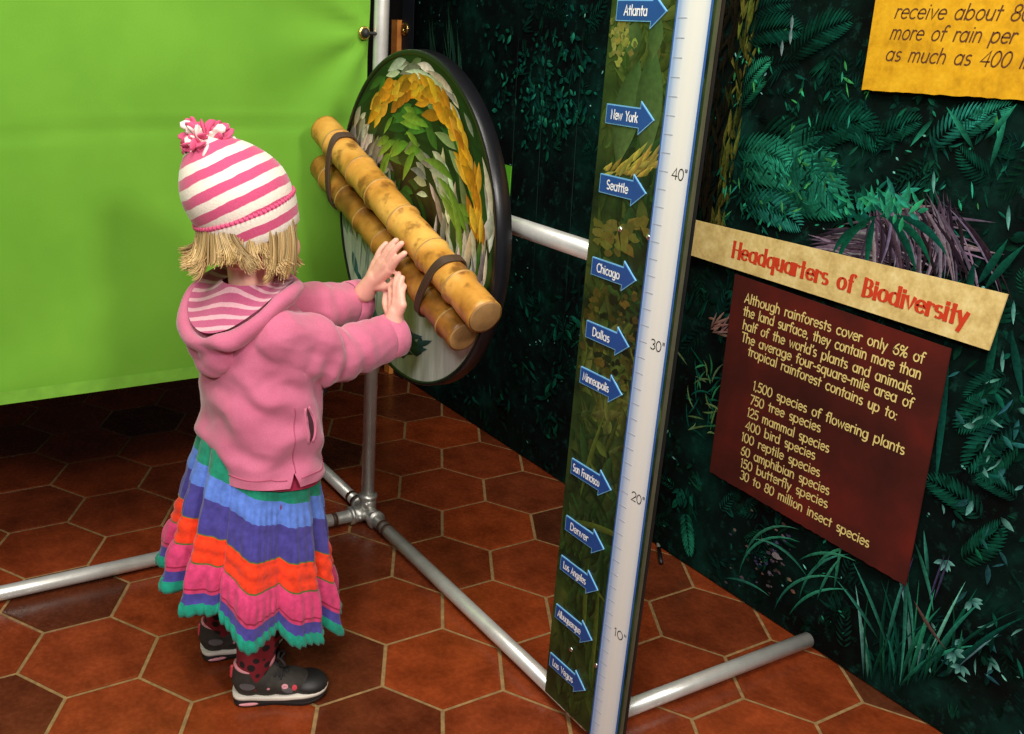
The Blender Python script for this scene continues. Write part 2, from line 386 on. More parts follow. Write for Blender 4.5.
# ================================================================== RAINFOREST MURAL
def wxz(px, py): p = ony(px, py, WY); return p.x, p.z
MX0 = wxz(403, 40)[0]; MX1 = 1.75
DK = (.003, .006, .005)
def paint_mural():
    pr = Print((0, WY + .006, 0), (1, 0, 0), (0, 0, 1), (0, -1, 0)); R = random.Random(11); random.seed(11)
    t = NT('mural_ground'); t.b.inputs['Roughness'].default_value = .6; t.b.inputs['Specular IOR Level'].default_value = .06
    nz = t.noise(5.5, 6, .62); n2 = t.noise(38, 4, .7)
    c = t.ramp(nz, ((.38, (.0022, .003, .003)), (.55, (.0025, .010, .008)), (.72, (.004, .036, .026))))
    c = t.mix(t.math('MULTIPLY', t.ramp(n2, ((.56, (0, 0, 0)), (.78, (1, 1, 1)))), .55), c, (.012, .09, .065)); t.col(c)
    leafm = attr_mat('mural_ink', .6, .06, .5, 160)
    pr.mb.add([(MX0, WY + .006, 0.004), (MX1, WY + .006, .004), (MX1, WY + .006, 2.0), (MX0, WY + .006, 2.0)], [(0, 1, 2, 3)], 0)
    pr.mb.add([(MX0, WY + .008, 0.004), (MX1, WY + .008, .004), (MX1, WY + .008, 2.0), (MX0, WY + .008, 2.0)], [(3, 2, 1, 0)], 0)
    pr.clip = lambda x, z: MX0 < x < MX1 and .006 < z < 1.99
    T1, T2, T3 = (.0018, .030, .020), (.005, .095, .058), (.025, .30, .18); HI = (.20, .55, .48)
    # deep random understory
    for i in range(3400):
        x = random.uniform(MX0, MX1 - .1); z = random.uniform(.0, 1.6) 
        d = noise.noise(V((x * 3.1, z * 3.1, 2.2))) + .5 * noise.noise(V((x * 8, z * 8, 5)))
        if d < random.uniform(-.25, .45): continue
        k = max(0, min(1, d * .9 + .1)); c = tuple(a * (1 - k) + b * k for a, b in zip((.0012, .008, .006), (.005, .070, .044)))
        s = random.uniform(.6, 1.3)
        q = random.random()
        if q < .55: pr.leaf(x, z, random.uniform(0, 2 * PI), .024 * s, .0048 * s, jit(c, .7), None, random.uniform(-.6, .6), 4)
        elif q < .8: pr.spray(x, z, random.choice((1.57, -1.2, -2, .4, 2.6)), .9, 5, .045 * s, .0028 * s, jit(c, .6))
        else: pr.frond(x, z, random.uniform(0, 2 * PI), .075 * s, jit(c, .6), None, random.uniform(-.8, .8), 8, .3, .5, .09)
    for i in range(1100):                                           # bright wet glints
        x = random.uniform(MX0, MX1 - .1); z = random.uniform(0.05, 1.5)
        if noise.noise(V((x * 4, z * 4, 9))) < .05: continue
        pr.leaf(x, z, random.uniform(0, 6.28), random.uniform(.005, .015), random.uniform(.0009, .0026), jit(random.choice((T3, HI, T3, T2)), .5), None, 0, 3)
    def P(px, py): return wxz(px, py)
    def dirw(a, b): (x0, z0), (x1, z1) = P(*a), P(*b); return x0, z0, math.atan2(z1 - z0, x1 - x0), math.hypot(x1 - x0, z1 - z0)
    # leafy vine left of the gauge board
    for px, py, n, s in ((520, 75, 16, 1), (540, 90, 16, 1), (560, 110, 18, 1), (530, 120, 14, .9), (548, 60, 12, .9), (575, 90, 12, .9), (545, 130, 10, .8), (505, 90, 8, .8), (580, 60, 8, .8), (565, 30, 8, .7), (500, 30, 8, .7)):
        x, z = P(px, py)
        for i in range(int(n * 1.7)): pr.leaf(x + random.gauss(0, .04), z + random.gauss(0, .035), random.uniform(-2.6, .2), random.uniform(.012, .032), random.uniform(.003, .007), jit(random.choice((T1, T1, T2, (.004, .05, .05), T3)), .5), jit(T2), random.uniform(-.5, .5), 5)
    for px, py in ((430, 20), (450, 10), (442, 60), (455, 45)):     # hanging pale palm blades
        x, z = P(px, py)
        for i in range(9): pr.leaf(x + random.gauss(0, .02), z + random.gauss(0, .03), -1.35 + random.gauss(0, .15), random.uniform(.12, .25), .0022, jit((.02, .09, .05)), jit((.05, .16, .1)), 0, 4)
    for px, py in ((535, 310), (560, 330), (520, 370), (555, 370), (540, 400), (550, 425), (440, 400), (470, 400), (500, 395), (575, 300)):
        x, z = P(px, py)
        for i in range(9): pr.leaf(x + random.gauss(0, .035), z + random.gauss(0, .03), random.uniform(0, 6.3), random.uniform(.02, .05), random.uniform(.004, .008), jit(random.choice((T1, T1, T2))), None, random.uniform(-.6, .6), 4)
    for px in (463, 520, 548, 585): 
        x, z = P(px, 20); pr.leaf(x, z, -1.55, .75, .0016, (.02, .05, .04), None, .03, 10)
    # mossy trunk beside the board
    x0, _ = P(704, 120); x1, _ = P(741, 120)
    for i in range(420):
        x = x0 + (x1 - x0) * random.random(); z = random.uniform(.72, 1.55); e = (x - x0) / (x1 - x0)
        c = (.010, .008, .004) if e < .62 else random.choice(((.06, .065, .012), (.12, .12, .02), (.02, .03, .006)))
        pr.leaf(x, z, 1.57 + random.gauss(0, .25), random.uniform(.02, .07), random.uniform(.002, .006), jit(c), None, 0, 4)
    # ferns, upper middle
    for a, b, c_, n in (((735, 190), (845, 205), T2, 16), ((740, 170), (835, 180), T3, 16), ((760, 130), (838, 205), T2, 15), ((742, 205), (800, 225), T2, 12), ((735, 150), (790, 165), T2, 12), ((820, 110), (880, 145), T1, 12), ((745, 90), (770, 60), T2, 10),
                        ((790, 60), (850, 20), T1, 12), ((740, 110), (765, 80), T2, 10), ((800, 150), (870, 120), T1, 12), ((870, 150), (920, 120), T1, 11), ((930, 150), (985, 110), T2, 10), ((960, 140), (1010, 105), T2, 12), ((1000, 180), (960, 150), T1, 10), ((745, 40), (800, 30), T1, 12), ((752, 16), (790, 2), T1, 9)):
        x, z, ang, L = dirw(a, b); pr.frond(x, z, ang + .35, L * 1.05, tuple(q * .28 for q in jit(c_, .3)), jit(T3, .5) if c_ != T1 else T2, -.7, int(n * 1.5), .30, .45, .075)
    for px, py, n in ((750, 180, 40), (790, 170, 46), (815, 190, 40), (770, 210, 34), (740, 205, 20), (835, 150, 22), (850, 90, 22), (760, 60, 24), (800, 100, 30), (900, 130, 14), (1000, 140, 16), (890, 215, 14), (975, 190, 14)):
        x, z = P(px, py)
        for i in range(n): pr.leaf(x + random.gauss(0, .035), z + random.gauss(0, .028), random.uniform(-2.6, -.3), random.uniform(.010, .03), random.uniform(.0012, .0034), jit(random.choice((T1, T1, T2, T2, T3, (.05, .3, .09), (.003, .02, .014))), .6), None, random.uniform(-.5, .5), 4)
    for px, py in ((790, 28), (785, 40), (793, 15)):
        x, z = P(px, py); pr.leaf(x + random.gauss(0, .004), z, -1.5, .03, .004, (.12, .2, .21), (.25, .35, .36), .1, 5)
    for a, b in (((975, 150), (950, 105)), ((990, 170), (1012, 110)), ((985, 140), (1020, 105)), ((935, 118), (910, 145))):
        x, z, ang, L = dirw(a, b); pr.leaf(x, z, ang, L, .005, T1, T3, .1, 7)
    # fallen purple-brown palm fronds
    PB = (.085, .058, .085)
    for i in range(150):
        px = random.uniform(800, 900); x, z = P(px, 248 - (px - 800) * .28 + random.uniform(-12, 26)); pr.leaf(x, z, random.uniform(.0, .45), random.uniform(.07, .2), random.uniform(.0015, .004), jit(random.choice((PB, (.03, .018, .03), (.22, .17, .22))), .5), None, -random.uniform(.1, .6), 6)
    for i in range(70):
        px = random.uniform(870, 960); x, z = P(px, 205 + random.uniform(-18, 14)); pr.leaf(x, z, -.35 - random.uniform(0, 1.0), random.uniform(.08, .22), random.uniform(.0015, .004), jit(random.choice((PB, (.03, .018, .03), (.20, .16, .22))), .5), None, -.6, 6)
    # green straps and bromeliad over them
    for a, b, bd in (((880, 215), (838, 262), 1.2), ((880, 215), (930, 258), -1.1), ((885, 212), (915, 265), -.6), ((876, 215), (868, 262), .3), ((884, 212), (900, 200), 0), ((895, 215), (945, 250), -.9), ((870, 225), (835, 250), 1.1), ((978, 285), (1005, 245), .1), ((985, 290), (1020, 250), -.2), ((1000, 320), (985, 400), .1), ((1012, 330), (1022, 390), 0), ((975, 262), (968, 300), 0), ((950, 360), (938, 470), .05)):
        x, z, ang, L = dirw(a, b); pr.leaf(x, z, ang - bd * .5, L * 1.15, .007, jit((.003, .045, .03), .3), jit(T2, .3), bd, 9)
    for i in range(70):
        x, z = P(random.gauss(882, 22), random.gauss(208, 8)); pr.leaf(x, z, random.uniform(0, 3.1), random.uniform(.02, .045), random.uniform(.003, .006), jit(random.choice((T2, T3, (.03, .34, .16)))), None, 0, 4)
    for px, py in ((1004, 350), (1015, 300), (935, 170), (1010, 205)):
        x, z = P(px, py); pr.leaf(x, z, -1.4, .04, .0035, (.03, .16, .13), HI, .1, 5)
    # ferns at the right
    for a, b in (((1020, 395), (955, 410)), ((1020, 420), (960, 450)), ((1020, 440), (975, 470)), ((1010, 375), (965, 385)), ((985, 520), (940, 470)), ((1020, 500), (985, 470)), ((960, 560), (1010, 540))):
        x, z, ang, L = dirw(a, b); pr.frond(x, z, ang, L * 1.1, jit((.003, .035, .025), .2), T2, .5, 15, .3, .4, .10)
    for px, py, n in ((990, 400, 26), (1000, 450, 26), (970, 500, 12), (1000, 620, 18), (965, 650, 22), (1000, 560, 10), (930, 640, 8)):
        x, z = P(px, py)
        for i in range(n): pr.leaf(x + random.gauss(0, .04), z + random.gauss(0, .03), random.uniform(-2.8, 0), random.uniform(.015, .04), random.uniform(.002, .006), jit(random.choice((T1, T2, T1, (.02, .12, .12)))), HI if random.random() < .25 else None, random.uniform(-.6, .6), 4)
    # twigs and pale grass left of the text panel
    for i in range(14):
        x, z = P(random.gauss(715, 5), random.gauss(328, 5)); pr.leaf(x, z, .55 + random.gauss(0, .35), random.uniform(.02, .06), .003, jit((.20, .09, .07)), jit((.32, .2, .17)), 0, 3)
    for i in range(40):
        x, z = P(random.uniform(688, 716), random.uniform(365, 440)); pr.leaf(x, z, random.uniform(0, 3.1), random.uniform(.02, .07), .0025, jit(random.choice((T2, (.15, .26, .1), (.04, .25, .09)))), None, random.uniform(-1.2, 1.2), 6)
    x, z, ang, L = dirw((686, 510), (690, 548)); pr.frond(x, z, ang, L * 1.2, T2, T3, 0, 12, .28, .5, .16)
    for i in range(14):
        x, z = P(random.gauss(681, 6), random.gauss(492, 5)); pr.leaf(x, z, random.uniform(-2.4, -.7), .03, .005, jit(T2), None, 0, 4)
    # earth, stones and grass along the foot
    for i in range(60):
        x, z = P(random.gauss(775, 20), random.gauss(560, 22)); pr.blot(x, z, random.uniform(.002, .007), jit(random.choice(((.14, .11, .13), (.05, .035, .03), (.2, .12, .09), (.08, .07, .16)))), .6)
    x, z = P(778, 556); pr.blot(x, z, .014, (.28, .24, .26), .5)
    for a, b, bd in (((735, 600), (800, 560), -1.6), ((740, 575), (790, 530), -1.5), ((745, 560), (790, 520), -1.4), ((800, 600), (840, 550), -1.1), ((775, 610), (830, 570), -1.2), ((790, 615), (838, 585), -.9), ((725, 578), (765, 590), -.7), ((810, 580), (760, 535), 1.2), ((815, 570), (850, 545), -.9), ((835, 590), (842, 545), 0), ((800, 560), (850, 555), -.9), ((818, 600), (838, 560), -.4)):
        x, z, ang, L = dirw(a, b); pr.leaf(x, z, ang - bd * .45, L * 1.15, .0032, jit(T2, .25), jit((.06, .34, .22), .2), bd, 9)
    for i in range(36):
        px = random.uniform(862, 950); x, z = P(px, 690 - abs(px - 900) * .3); L = random.uniform(.08, .26); pr.leaf(x, z, 1.57 + (905 - px) * .008 + random.gauss(0, .12), L, random.uniform(.002, .0045), jit((.0015, .02, .014), .3), jit(random.choice((T2, T2, T3, HI)), .4), random.uniform(-.7, .7), 8)
    for a, b, bd in (((890, 650), (862, 560), .2), ((885, 655), (905, 560), -.1), ((900, 560), (930, 640), -.4), ((905, 550), (915, 690), -.2), ((915, 540), (945, 610), -.3), ((880, 640), (845, 575), .3), ((930, 580), (925, 530), 0)):
        x, z, ang, L = dirw(a, b); pr.leaf(x, z, ang, L, .004, jit(T1, .2), (.05, .33, .23), bd, 9)
    for px, py in ((955, 652), (962, 665), (972, 600), (945, 560)):
        x, z = P(px, py)
        for i in range(5): pr.leaf(x, z, random.uniform(-2.5, 1), .022, .0045, jit((.01, .08, .075)), HI, 0, 5)
    for px in (930, 935, 900): x, z = P(px, 600); pr.leaf(x, z, 1.5, .1, .002, (.06, .05, .12), None, 0, 5)
    x, z = P(915, 600); pr.leaf(x, z, -.8, .1, .004, (.12, .07, .06), None, .3, 6)
    mural = thing('rainforest_mural', 'tall dark green rainforest print banner along the right wall', 'mural', (MX0, WY, 0))
    pr.mb.obj('print_sheet', [t.m, leafm], mural, False, cols=True)
    hem = mat('mural_hem', (.006, .012, .022), .7)
    MB().box((MX0 - .002, WY - .004, .004), (wxz(414, 40)[0], WY - .0025, 2.0)).obj('side_hem', hem, mural, False)
    gx, gz = wxz(407, 29)
    gr = MB(); gr.tube([V((gx + .014 * math.cos(a), WY - .006, gz + .014 * math.sin(a))) for a in np.linspace(0, 2 * PI, 25)], .006, 8, cap=False)
    tag(gr.obj('grommet', brass, mural), 'brass grommet')
    return mural
brass = mat('brass', (.75, .52, .16), .3, 1., var=.1)
paint_mural()
px0 = wxz(398.5, 40)[0]
tag(MB().box((px0 - .012, WY - .02, 0), (MX0 - .004, WY + .03, wxz(400, 20)[1])).obj('wooden_batten', mat('orange_wood', (.95, .30, .06), .5, scale=20, var=.3), loc=(px0, WY, 0), smooth=False),
    'narrow orange wooden batten at the left edge of the rainforest mural', 'batten')

# ================================================================== SIGNS ON THE MURAL
def sign(name, label, cat, quad, m, y, pts_extra=None, jag=None):
    """flat panel from its four corners on the wall (x, z), a few millimetres thick"""
    q = [V((a, y, b)) for a, b in quad]; loc = (q[0].x, y, min(p.z for p in q))
    t = thing(name, label, cat, loc)
    if jag:
        edge = []
        a, b = q[3], q[2]
        for i in range(1, 60):
            k = i / 60; p = a.lerp(b, k); edge.append(p + V((0, 0, jag * (random.random() - .2))))
        front = [q[0], q[1], q[2]] + edge[::-1] + [q[3]]
    else: front = q
    mb = MB(); n = len(front); bk = [p + V((0, .0035, 0)) for p in front]
    mb.add(front + bk, [tuple(range(n)), tuple(reversed(range(n, 2 * n)))] + [(i, n + i, n + (i + 1) % n, (i + 1) % n) for i in range(n)])
    mb.obj('panel', m, t, False); return t
def stone_mat(name, a, b, c, sc=28):
    t = NT(name); t.b.inputs['Roughness'].default_value = .65; t.b.inputs['Specular IOR Level'].default_value = .2
    n1 = t.noise(sc, 5, .65); n2 = t.noise(120, 3)
    k = t.ramp(n1, ((.3, a), (.5, b), (.72, c))); t.col(t.mix(.35, k, t.ramp(n2, ((.3, (.55, .5, .4)), (.7, (1, 1, 1)))), 'MULTIPLY')); return t.m
SY = WY - .0095
def sxz(px, py, y=None): p = ony(px, py, SY if y is None else y); return p.x, p.z
quad = [sxz(735, 274), sxz(950.5, 349), sxz(905, 586), sxz(709.5, 472)]
t_red = NT('maroon_panel'); t_red.b.inputs['Roughness'].default_value = .6; t_red.b.inputs['Specular IOR Level'].default_value = .2
k1 = t_red.noise(6, 4); t_red.col(t_red.ramp(k1, ((.3, (.038, .008, .006)), (.5, (.070, .011, .008)), (.7, (.125, .014, .009)))))
tp = sign('species_sign', 'maroon species text panel with pale yellow lettering below the title strip', 'sign', quad, t_red.m, SY, jag=.0022)
cream_ink = mat('cream_ink', (.78, .62, .22), .6, var=.05)
LINES = [("Although rainforests cover only 6% of", (744.5, 302.1), (924.3, 364)), ("the land surface, they contain more than", (743.2, 315), (921, 379.5)),
 ("half of the world's plants and animals.", (742.6, 328.6), (914, 394.5)), ("The average four-square-mile area of", (741.3, 340.8), (912.9, 409)),
 ("tropical rainforest contains up to:", (747.8, 355), (897, 420.4)), ("1,500 species of flowering plants", (753.2, 389.7), (904.6, 455.2)),
 ("750 tree species", (750, 403.5), (820.8, 432.6)), ("125 mammal species", (747.4, 416), (829.2, 453)), ("400 bird species", (745.2, 429), (815.3, 460)),
 ("100 reptile species", (741.7, 440.5), (820, 477.2)), ("60 amphibian species", (740.7, 454), (829.4, 495.3)), ("150 butterfly species", (740.7, 466.5), (827.8, 508.5)),
 ("30 to 80 million insect species", (739.8, 478.1), (869.2, 548))]
lt = MB()
for s, a, b in LINES:
    A, B = V(sxz(*a)), V(sxz(*b)); d = B - A
    u = V((d.x, 0, d.y)); add_text(lt, s, (A.x, SY - .0004, A.y), u, (-d.y / d.length, 0, d.x / d.length), .0262, d.length, .105)
lt.obj('lettering', cream_ink, tp, False)
tb = sign('title_banner', 'sand coloured title strip lettered in red above the maroon panel', 'sign', [sxz(640, 207, SY - .004), sxz(1007.5, 294.5, SY - .004), sxz(988.5, 350.5, SY - .004), sxz(640, 239, SY - .004)], stone_mat('sand_strip', (.60, .42, .15), (.80, .60, .24), (.92, .75, .36)), SY - .004)
A, B = V(sxz(732, 256.5, SY - .004)), V(sxz(968, 326.5, SY - .004)); d = B - A
tl = add_text(MB(), "Headquarters of Biodiversity", (A.x, SY - .0045, A.y), (d.x, 0, d.y), (-d.y, 0, d.x), .042, d.length, .20, thin=.065, serif=.10, track=.07)
tl.obj('lettering', mat('red_ink', (.62, .045, .012), .6, var=.05), tb, False)
q0, q1, q2 = V(sxz(875.5, 0)), V(sxz(861.5, 90)), V(sxz(1024, 101)); yq = [q1 + (q0 - q1) * 1.9, (1.5, q1.y + .30), q1 + (q2 - q1) * 2.4, q1]; yq = [tuple(q) for q in yq]
ys = sign('rainfall_sign', 'golden yellow rainfall text panel with brown slanted lettering', 'sign', yq, stone_mat('golden_panel', (.50, .24, .008), (.76, .39, .012), (.86, .48, .022), 20), SY, jag=.0022)
ly = MB()
for s, a, b in (("receive about 80", (894.2, 18.2), (1031, 21)), ("more of rain per", (889.6, 39), (1015.5, 43.5)), ("as much as 400 in", (884.9, 60.3), (1033, 69))):
    A, B = V(sxz(*a)), V(sxz(*b)); d = B - A
    add_text(ly, s, (A.x, SY - .0004, A.y), (d.x, 0, d.y), (-d.y, 0, d.x), .0305, d.length, .085, slant=.22)
ly.obj('lettering', mat('brown_ink', (.11, .035, .012), .6, var=.05), ys, False)
gx1 = sxz(511, 165)[0]; gz1 = wxz(509, 165)[1]
tag(MB().box((gx1 - .26, SY, gz1 - .22), (gx1, SY + .0035, gz1)).obj('green_sign', mat('lime_panel', (.10, .42, .012), .6), loc=(gx1 - .26, SY, gz1 - .22), smooth=False),
    'bright lime green panel on the mural, mostly hidden behind the round wheel', 'sign')

# ================================================================== PIPE FRAME
alu = NT('brushed_aluminium'); alu.b.inputs['Metallic'].default_value = .55; alu.b.inputs['Roughness'].default_value = .36
alu.col(alu.ramp(alu.noise(30, 3), ((.3, (.66, .66, .62)), (.7, (.80, .80, .76))))); alu = alu.m
dark_ring = mat('brown_tape', (.06, .028, .018), .5)
castm = mat('cast_fitting', (.62, .62, .58), .38, .8, var=.25, scale=60)
PR = .0162; PZ = .022; BX = .905
fr = thing('pipe_frame', 'silver tube display frame standing on the tiles with corner clamp', 'frame', (0, 0, 0))
def pipe(name, a, b, rings=()):
    o = MB().tube([a, b], PR, 28).obj(name, alu, fr)
    a, b = V(a), V(b); d = (b - a).normalized()
    for s in rings:
        q = a + d * s; MB().tube([q - d * .006, q + d * .006], PR + .0006, 28).obj('ring', dark_ring, o)
    return o
pipe('pole', (-.017, 0, .03), (.045, 0, 2.4)); pipe('pole', (BX, 0, .03), (BX, 0, 1.30))
pipe('floor_pipe', (-.014, -.02, PZ), (-.014, -1.75, PZ), (.075, .105))
pipe('floor_pipe', (.02, 0, PZ), (BX, 0, PZ), (.055, .078))
pipe('floor_pipe', (-.02, 0, PZ), (-1.4, 0, PZ), (.06, .088))
pipe('floor_pipe', (BX, .02, PZ), (BX, WY - .0065, PZ), (.05,))
pipe('rail', (.02, 0, .866), (BX, 0, .866))
def fitting(x, dirs, z=PZ, k=1.):
    m = MB(); c = V((x, 0, z))
    for d in dirs:
        d = V(d); m.tube([c, c + d * .05], PR + .0045 * k, 28); m.tube([c + d * .041, c + d * .052], PR + .0075 * k, 28)
        if k < 1: continue
        p = V((-d.y, d.x, 0)) if abs(d.z) < .5 else V((.8, -.6, 0))
        m.tube([c + d * .032 + p * (PR + .002), c + d * .032 + p * (PR + .011)], .006, 10)
    m.ell(c, (PR + .006 * k,) * 3); m.obj('corner_fitting', castm, fr)
fitting(-.014, ((1, 0, 0), (-1, 0, 0), (0, -1, 0), (0, 0, 1))); fitting(BX, ((-1, 0, 0), (0, 1, 0), (0, 0, 1)), PZ, .18)
for x, s, k in ((.008, 1, 1.), (BX, -1, .18)):
    m = MB(); m.tube([(x, 0, .838), (x, 0, .894)], PR + .0045 * k, 28); m.tube([(x, 0, .866), (x + s * .05, 0, .866)], PR + .0045 * k, 28); m.obj('rail_clamp', castm, fr)

# ================================================================== GREEN BANNER
GB0 = .456
def banner():
    t = NT('lime_cloth'); t.b.inputs['Roughness'].default_value = .7; t.b.inputs['Specular IOR Level'].default_value = .2; t.b.inputs['Sheen Weight'].default_value = .15
    nz = t.noise(4, 3); n2 = t.noise(420, 2)
    c = t.ramp(nz, ((.3, (.125, .335, .022)), (.7, (.160, .400, .030)))); t.col(t.mix(.12, c, t.ramp(n2, ((.3, (.6, .6, .6)), (.7, (1, 1, 1)))), 'MULTIPLY')); t.bump(n2, .15, .001)
    root = thing('green_banner', 'large plain lime green cloth banner hung from the tube frame', 'banner', (0, -.9, GB0))
    Y0, Y1, Z1 = -1.72, -.019, 2.3  # top raised out of view so the cloth shades the floor behind
    def dx(y, z):
        d = .006 * noise.noise(V((y * 1.6, z * 1.2, 3))) + .003 * noise.noise(V((y * 4, z * 3, 8)))
        gy, gz = y - Y1, z - 1.172; r = math.hypot(gy, gz); a = math.atan2(-gz, -gy)       # puckers that fan out of the grommet
        d += .0075 * math.sin(a * 7.5) * math.exp(-r / .30) * min(1, r / .05)
        gy, gz = y + 1.0, z - GB0; r = math.hypot(gy, gz); a = math.atan2(gz, gy); d += .008 * math.sin(a * 6 + 1) * math.exp(-r / .35)
        d += .0035 * math.exp(-((z - 1.005 - .02 * y) / .006) ** 2) - .0035 * math.exp(-((z - .995 - .02 * y) / .012) ** 2)     # shipping crease
        return d
    ny, nz_ = 150, 130; vs = []; fs = []
    for j in range(nz_ + 1):
        for i in range(ny + 1):
            y = Y0 + (Y1 - Y0) * i / ny; z = GB0 + (Z1 - GB0) * (j / nz_) ** 1.15; vs.append((dx(y, z), y - .004 * math.sin(PI * (z - GB0)) * (i == ny), z))
    for j in range(nz_):
        for i in range(ny): a = j * (ny + 1) + i; fs.append((a, a + 1, a + ny + 2, a + ny + 1))
    mesh_obj('cloth', vs, fs, t.m, root)
    h = MB(); n = 120; v0 = []
    for z in (GB0 - .001, GB0 + .026):
        for i in range(n + 1): y = Y0 + (Y1 - Y0) * i / n; v0.append((dx(y, z) + .0022, y, z))
    h.add(v0, [(i, i + 1, n + 2 + i, n + 1 + i) for i in range(n)])
    h.obj('hem', mat('hem_cloth', (.165, .41, .032), .75), root)
    g = V((.006, -.036, 1.172)); m = MB(); m.tube([g + V((0, .010 * math.cos(a), .010 * math.sin(a))) for a in np.linspace(0, 2 * PI, 21)], .0042, 8, cap=False)
    tag(m.obj('grommet', brass, root), 'brass grommet')
    cord = mat('black_elastic', (.01, .01, .01), .6)
    cm = MB(); cm.ell(g + V((.006, 0, 0)), (.010, .009, .010))
    pts = [g + V((.008, 0, 0)), V((.019, -.012, 1.172)), V((.022, 0, 1.172)), V((.015, .016, 1.172)), V((0, .022, 1.172)), V((-.015, .016, 1.172)), V((-.016, 0, 1.172)), V((-.008, -.03, 1.172))]
    cm.tube(catmull(pts, 6), .0032, 8)
    tag(cm.obj('bungee_tie', cord, loc=(0, 0, 1.172)), 'black ball bungee tying the green banner to the tube pole', 'tie')
banner()

# ================================================================== RAIN GAUGE BOARD
BY = -.024
def bxz(px, py): p = ony(px, py, BY); return p.x, p.z
def gauge():
    x0, x1 = bxz(545, 690)[0], 1.010; z0, z1 = .028, 1.42
    xs0, xs1 = bxz(679.5, 0)[0], bxz(714, 0)[0]
    root = thing('rain_gauge_board', 'tall narrow rain gauge board with blue city arrows and white inch scale', 'board', ((x0 + x1) / 2, BY, z0))
    t = NT('gauge_ground'); t.b.inputs['Roughness'].default_value = .4; t.b.inputs['Specular IOR Level'].default_value = .3
    c = t.ramp(t.noise(9, 5, .6), ((.36, (.006, .014, .005)), (.52, (.025, .048, .010)), (.7, (.075, .095, .018)))); t.col(c)
    ink = attr_mat('gauge_ink', .4, .3, .4, 110); random.seed(3)
    pr = Print((0, BY, 0), (1, 0, 0), (0, 0, 1), (0, -1, 0)); pr.clip = lambda x, z: x0 + .001 < x < x1 - .001 and z0 < z < z1
    pr.mb.box((x0, BY, z0), (x1, BY + .006, z1))
    OL, YL, DG = (.105, .125, .022), (.32, .26, .045), (.014, .045, .010)
    W_ = x1 - x0
    for i in range(900):
        x = random.uniform(x0, x1); z = random.uniform(z0, z1); top = (z - z0) / (z1 - z0)
        d = noise.noise(V((x * 6, z * 5, 1))); k = max(0, min(1, .35 + d))
        warm = .25 if z < .45 else (1.0 if z < .95 else .7)
        c = tuple(a * (1 - k * warm) + b * k * warm for a, b in zip(DG, OL))
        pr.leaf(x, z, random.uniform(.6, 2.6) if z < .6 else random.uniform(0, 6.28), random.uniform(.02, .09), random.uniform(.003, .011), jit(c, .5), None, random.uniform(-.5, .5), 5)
    def S(px, py): return bxz(px, py)
    for px, py, px2, py2, w in ((640, 60, 612, 165, .03), (655, 45, 640, 165, .028), (628, 55, 640, 20, .02), (660, 15, 650, 60, .016)):
        (a, b), (c, d) = S(px, py), S(px2, py2); pr.leaf(a, b, math.atan2(d - b, c - a), math.hypot(c - a, d - b), w, (.050, .110, .030), (.075, .125, .035), .15, 12)
    for i in range(90):
        x, z = S(random.gauss(622, 5), random.gauss(35, 13)); pr.blot(x, z, random.uniform(.003, .007), jit(random.choice(((.24, .24, .05), (.12, .15, .03)))))
    for i in range(30):
        x, z = S(random.uniform(600, 650), random.uniform(162, 178)); pr.leaf(x, z, random.uniform(.1, .9), random.uniform(.02, .05), .004, jit(YL), None, .2, 4)
    for i in range(26):
        x, z = S(random.gauss(617, 14), random.gauss(236, 8)); pr.blot(x, z, random.uniform(.008, .02), jit((.13, .115, .022), .25), .6)
    for i in range(120):
        x, z = S(random.uniform(575, 645), random.uniform(280, 390)); pr.blot(x, z, random.uniform(.003, .012), jit(random.choice(((.10, .085, .014), (.05, .05, .01), (.012, .02, .006))), .3), .7)
    for a, b in (((560, 505), (620, 495)), ((565, 520), (640, 525)), ((575, 420), (560, 470)), ((560, 450), (635, 440)), ((580, 500), (600, 410)), ((590, 560), (575, 640)), ((570, 560), (610, 600)), ((600, 580), (590, 680)), ((560, 680), (575, 730)), ((575, 690), (580, 730)), ((612, 500), (585, 460))):
        (x, z), (c, d) = S(*a), S(*b); pr.leaf(x, z, math.atan2(d - z, c - x), math.hypot(c - x, d - z), .006, (.05, .09, .012), (.10, .13, .02), random.uniform(-.4, .4), 8)
    for px, py, px2, py2 in ((638, 215, 618, 180), (640, 225, 646, 245), (617, 205, 620, 250)):
        (x, z), (c, d) = S(px, py), S(px2, py2); pr.leaf(x, z, math.atan2(d - z, c - x), math.hypot(c - x, d - z), .002, (.02, .02, .006), None, .1, 6)
    pr.mb.obj('printed_board', [t.m, ink], root, False, cols=True)
    edge = mat('clear_edge', (.075, .075, .045), .25, spec=.6); e = MB(); e.box((x1, BY - .001, z0), (x1 + .004, BY + .003, z1)); e.obj('edge_trim', edge, root, False)
    MB().box((x1 - .006, BY + .0062, .075), (x1 + .002, BY + .012, z1)).obj('edge_channel', mat('black_edge', (.01, .01, .01), .4), root, False)
    # white tube-like scale strip
    ts = NT('scale_white'); ts.b.inputs['Roughness'].default_value = .35
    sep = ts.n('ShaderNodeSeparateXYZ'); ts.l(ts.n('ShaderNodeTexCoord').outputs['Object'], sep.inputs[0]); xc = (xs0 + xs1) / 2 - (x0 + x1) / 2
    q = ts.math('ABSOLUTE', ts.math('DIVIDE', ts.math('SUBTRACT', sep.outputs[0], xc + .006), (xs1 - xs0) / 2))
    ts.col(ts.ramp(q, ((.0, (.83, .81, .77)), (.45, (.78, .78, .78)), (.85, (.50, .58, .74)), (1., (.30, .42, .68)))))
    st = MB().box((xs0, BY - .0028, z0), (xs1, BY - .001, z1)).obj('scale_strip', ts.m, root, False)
    bl = mat('scale_blue', (.03, .10, .32), .5); m = MB()
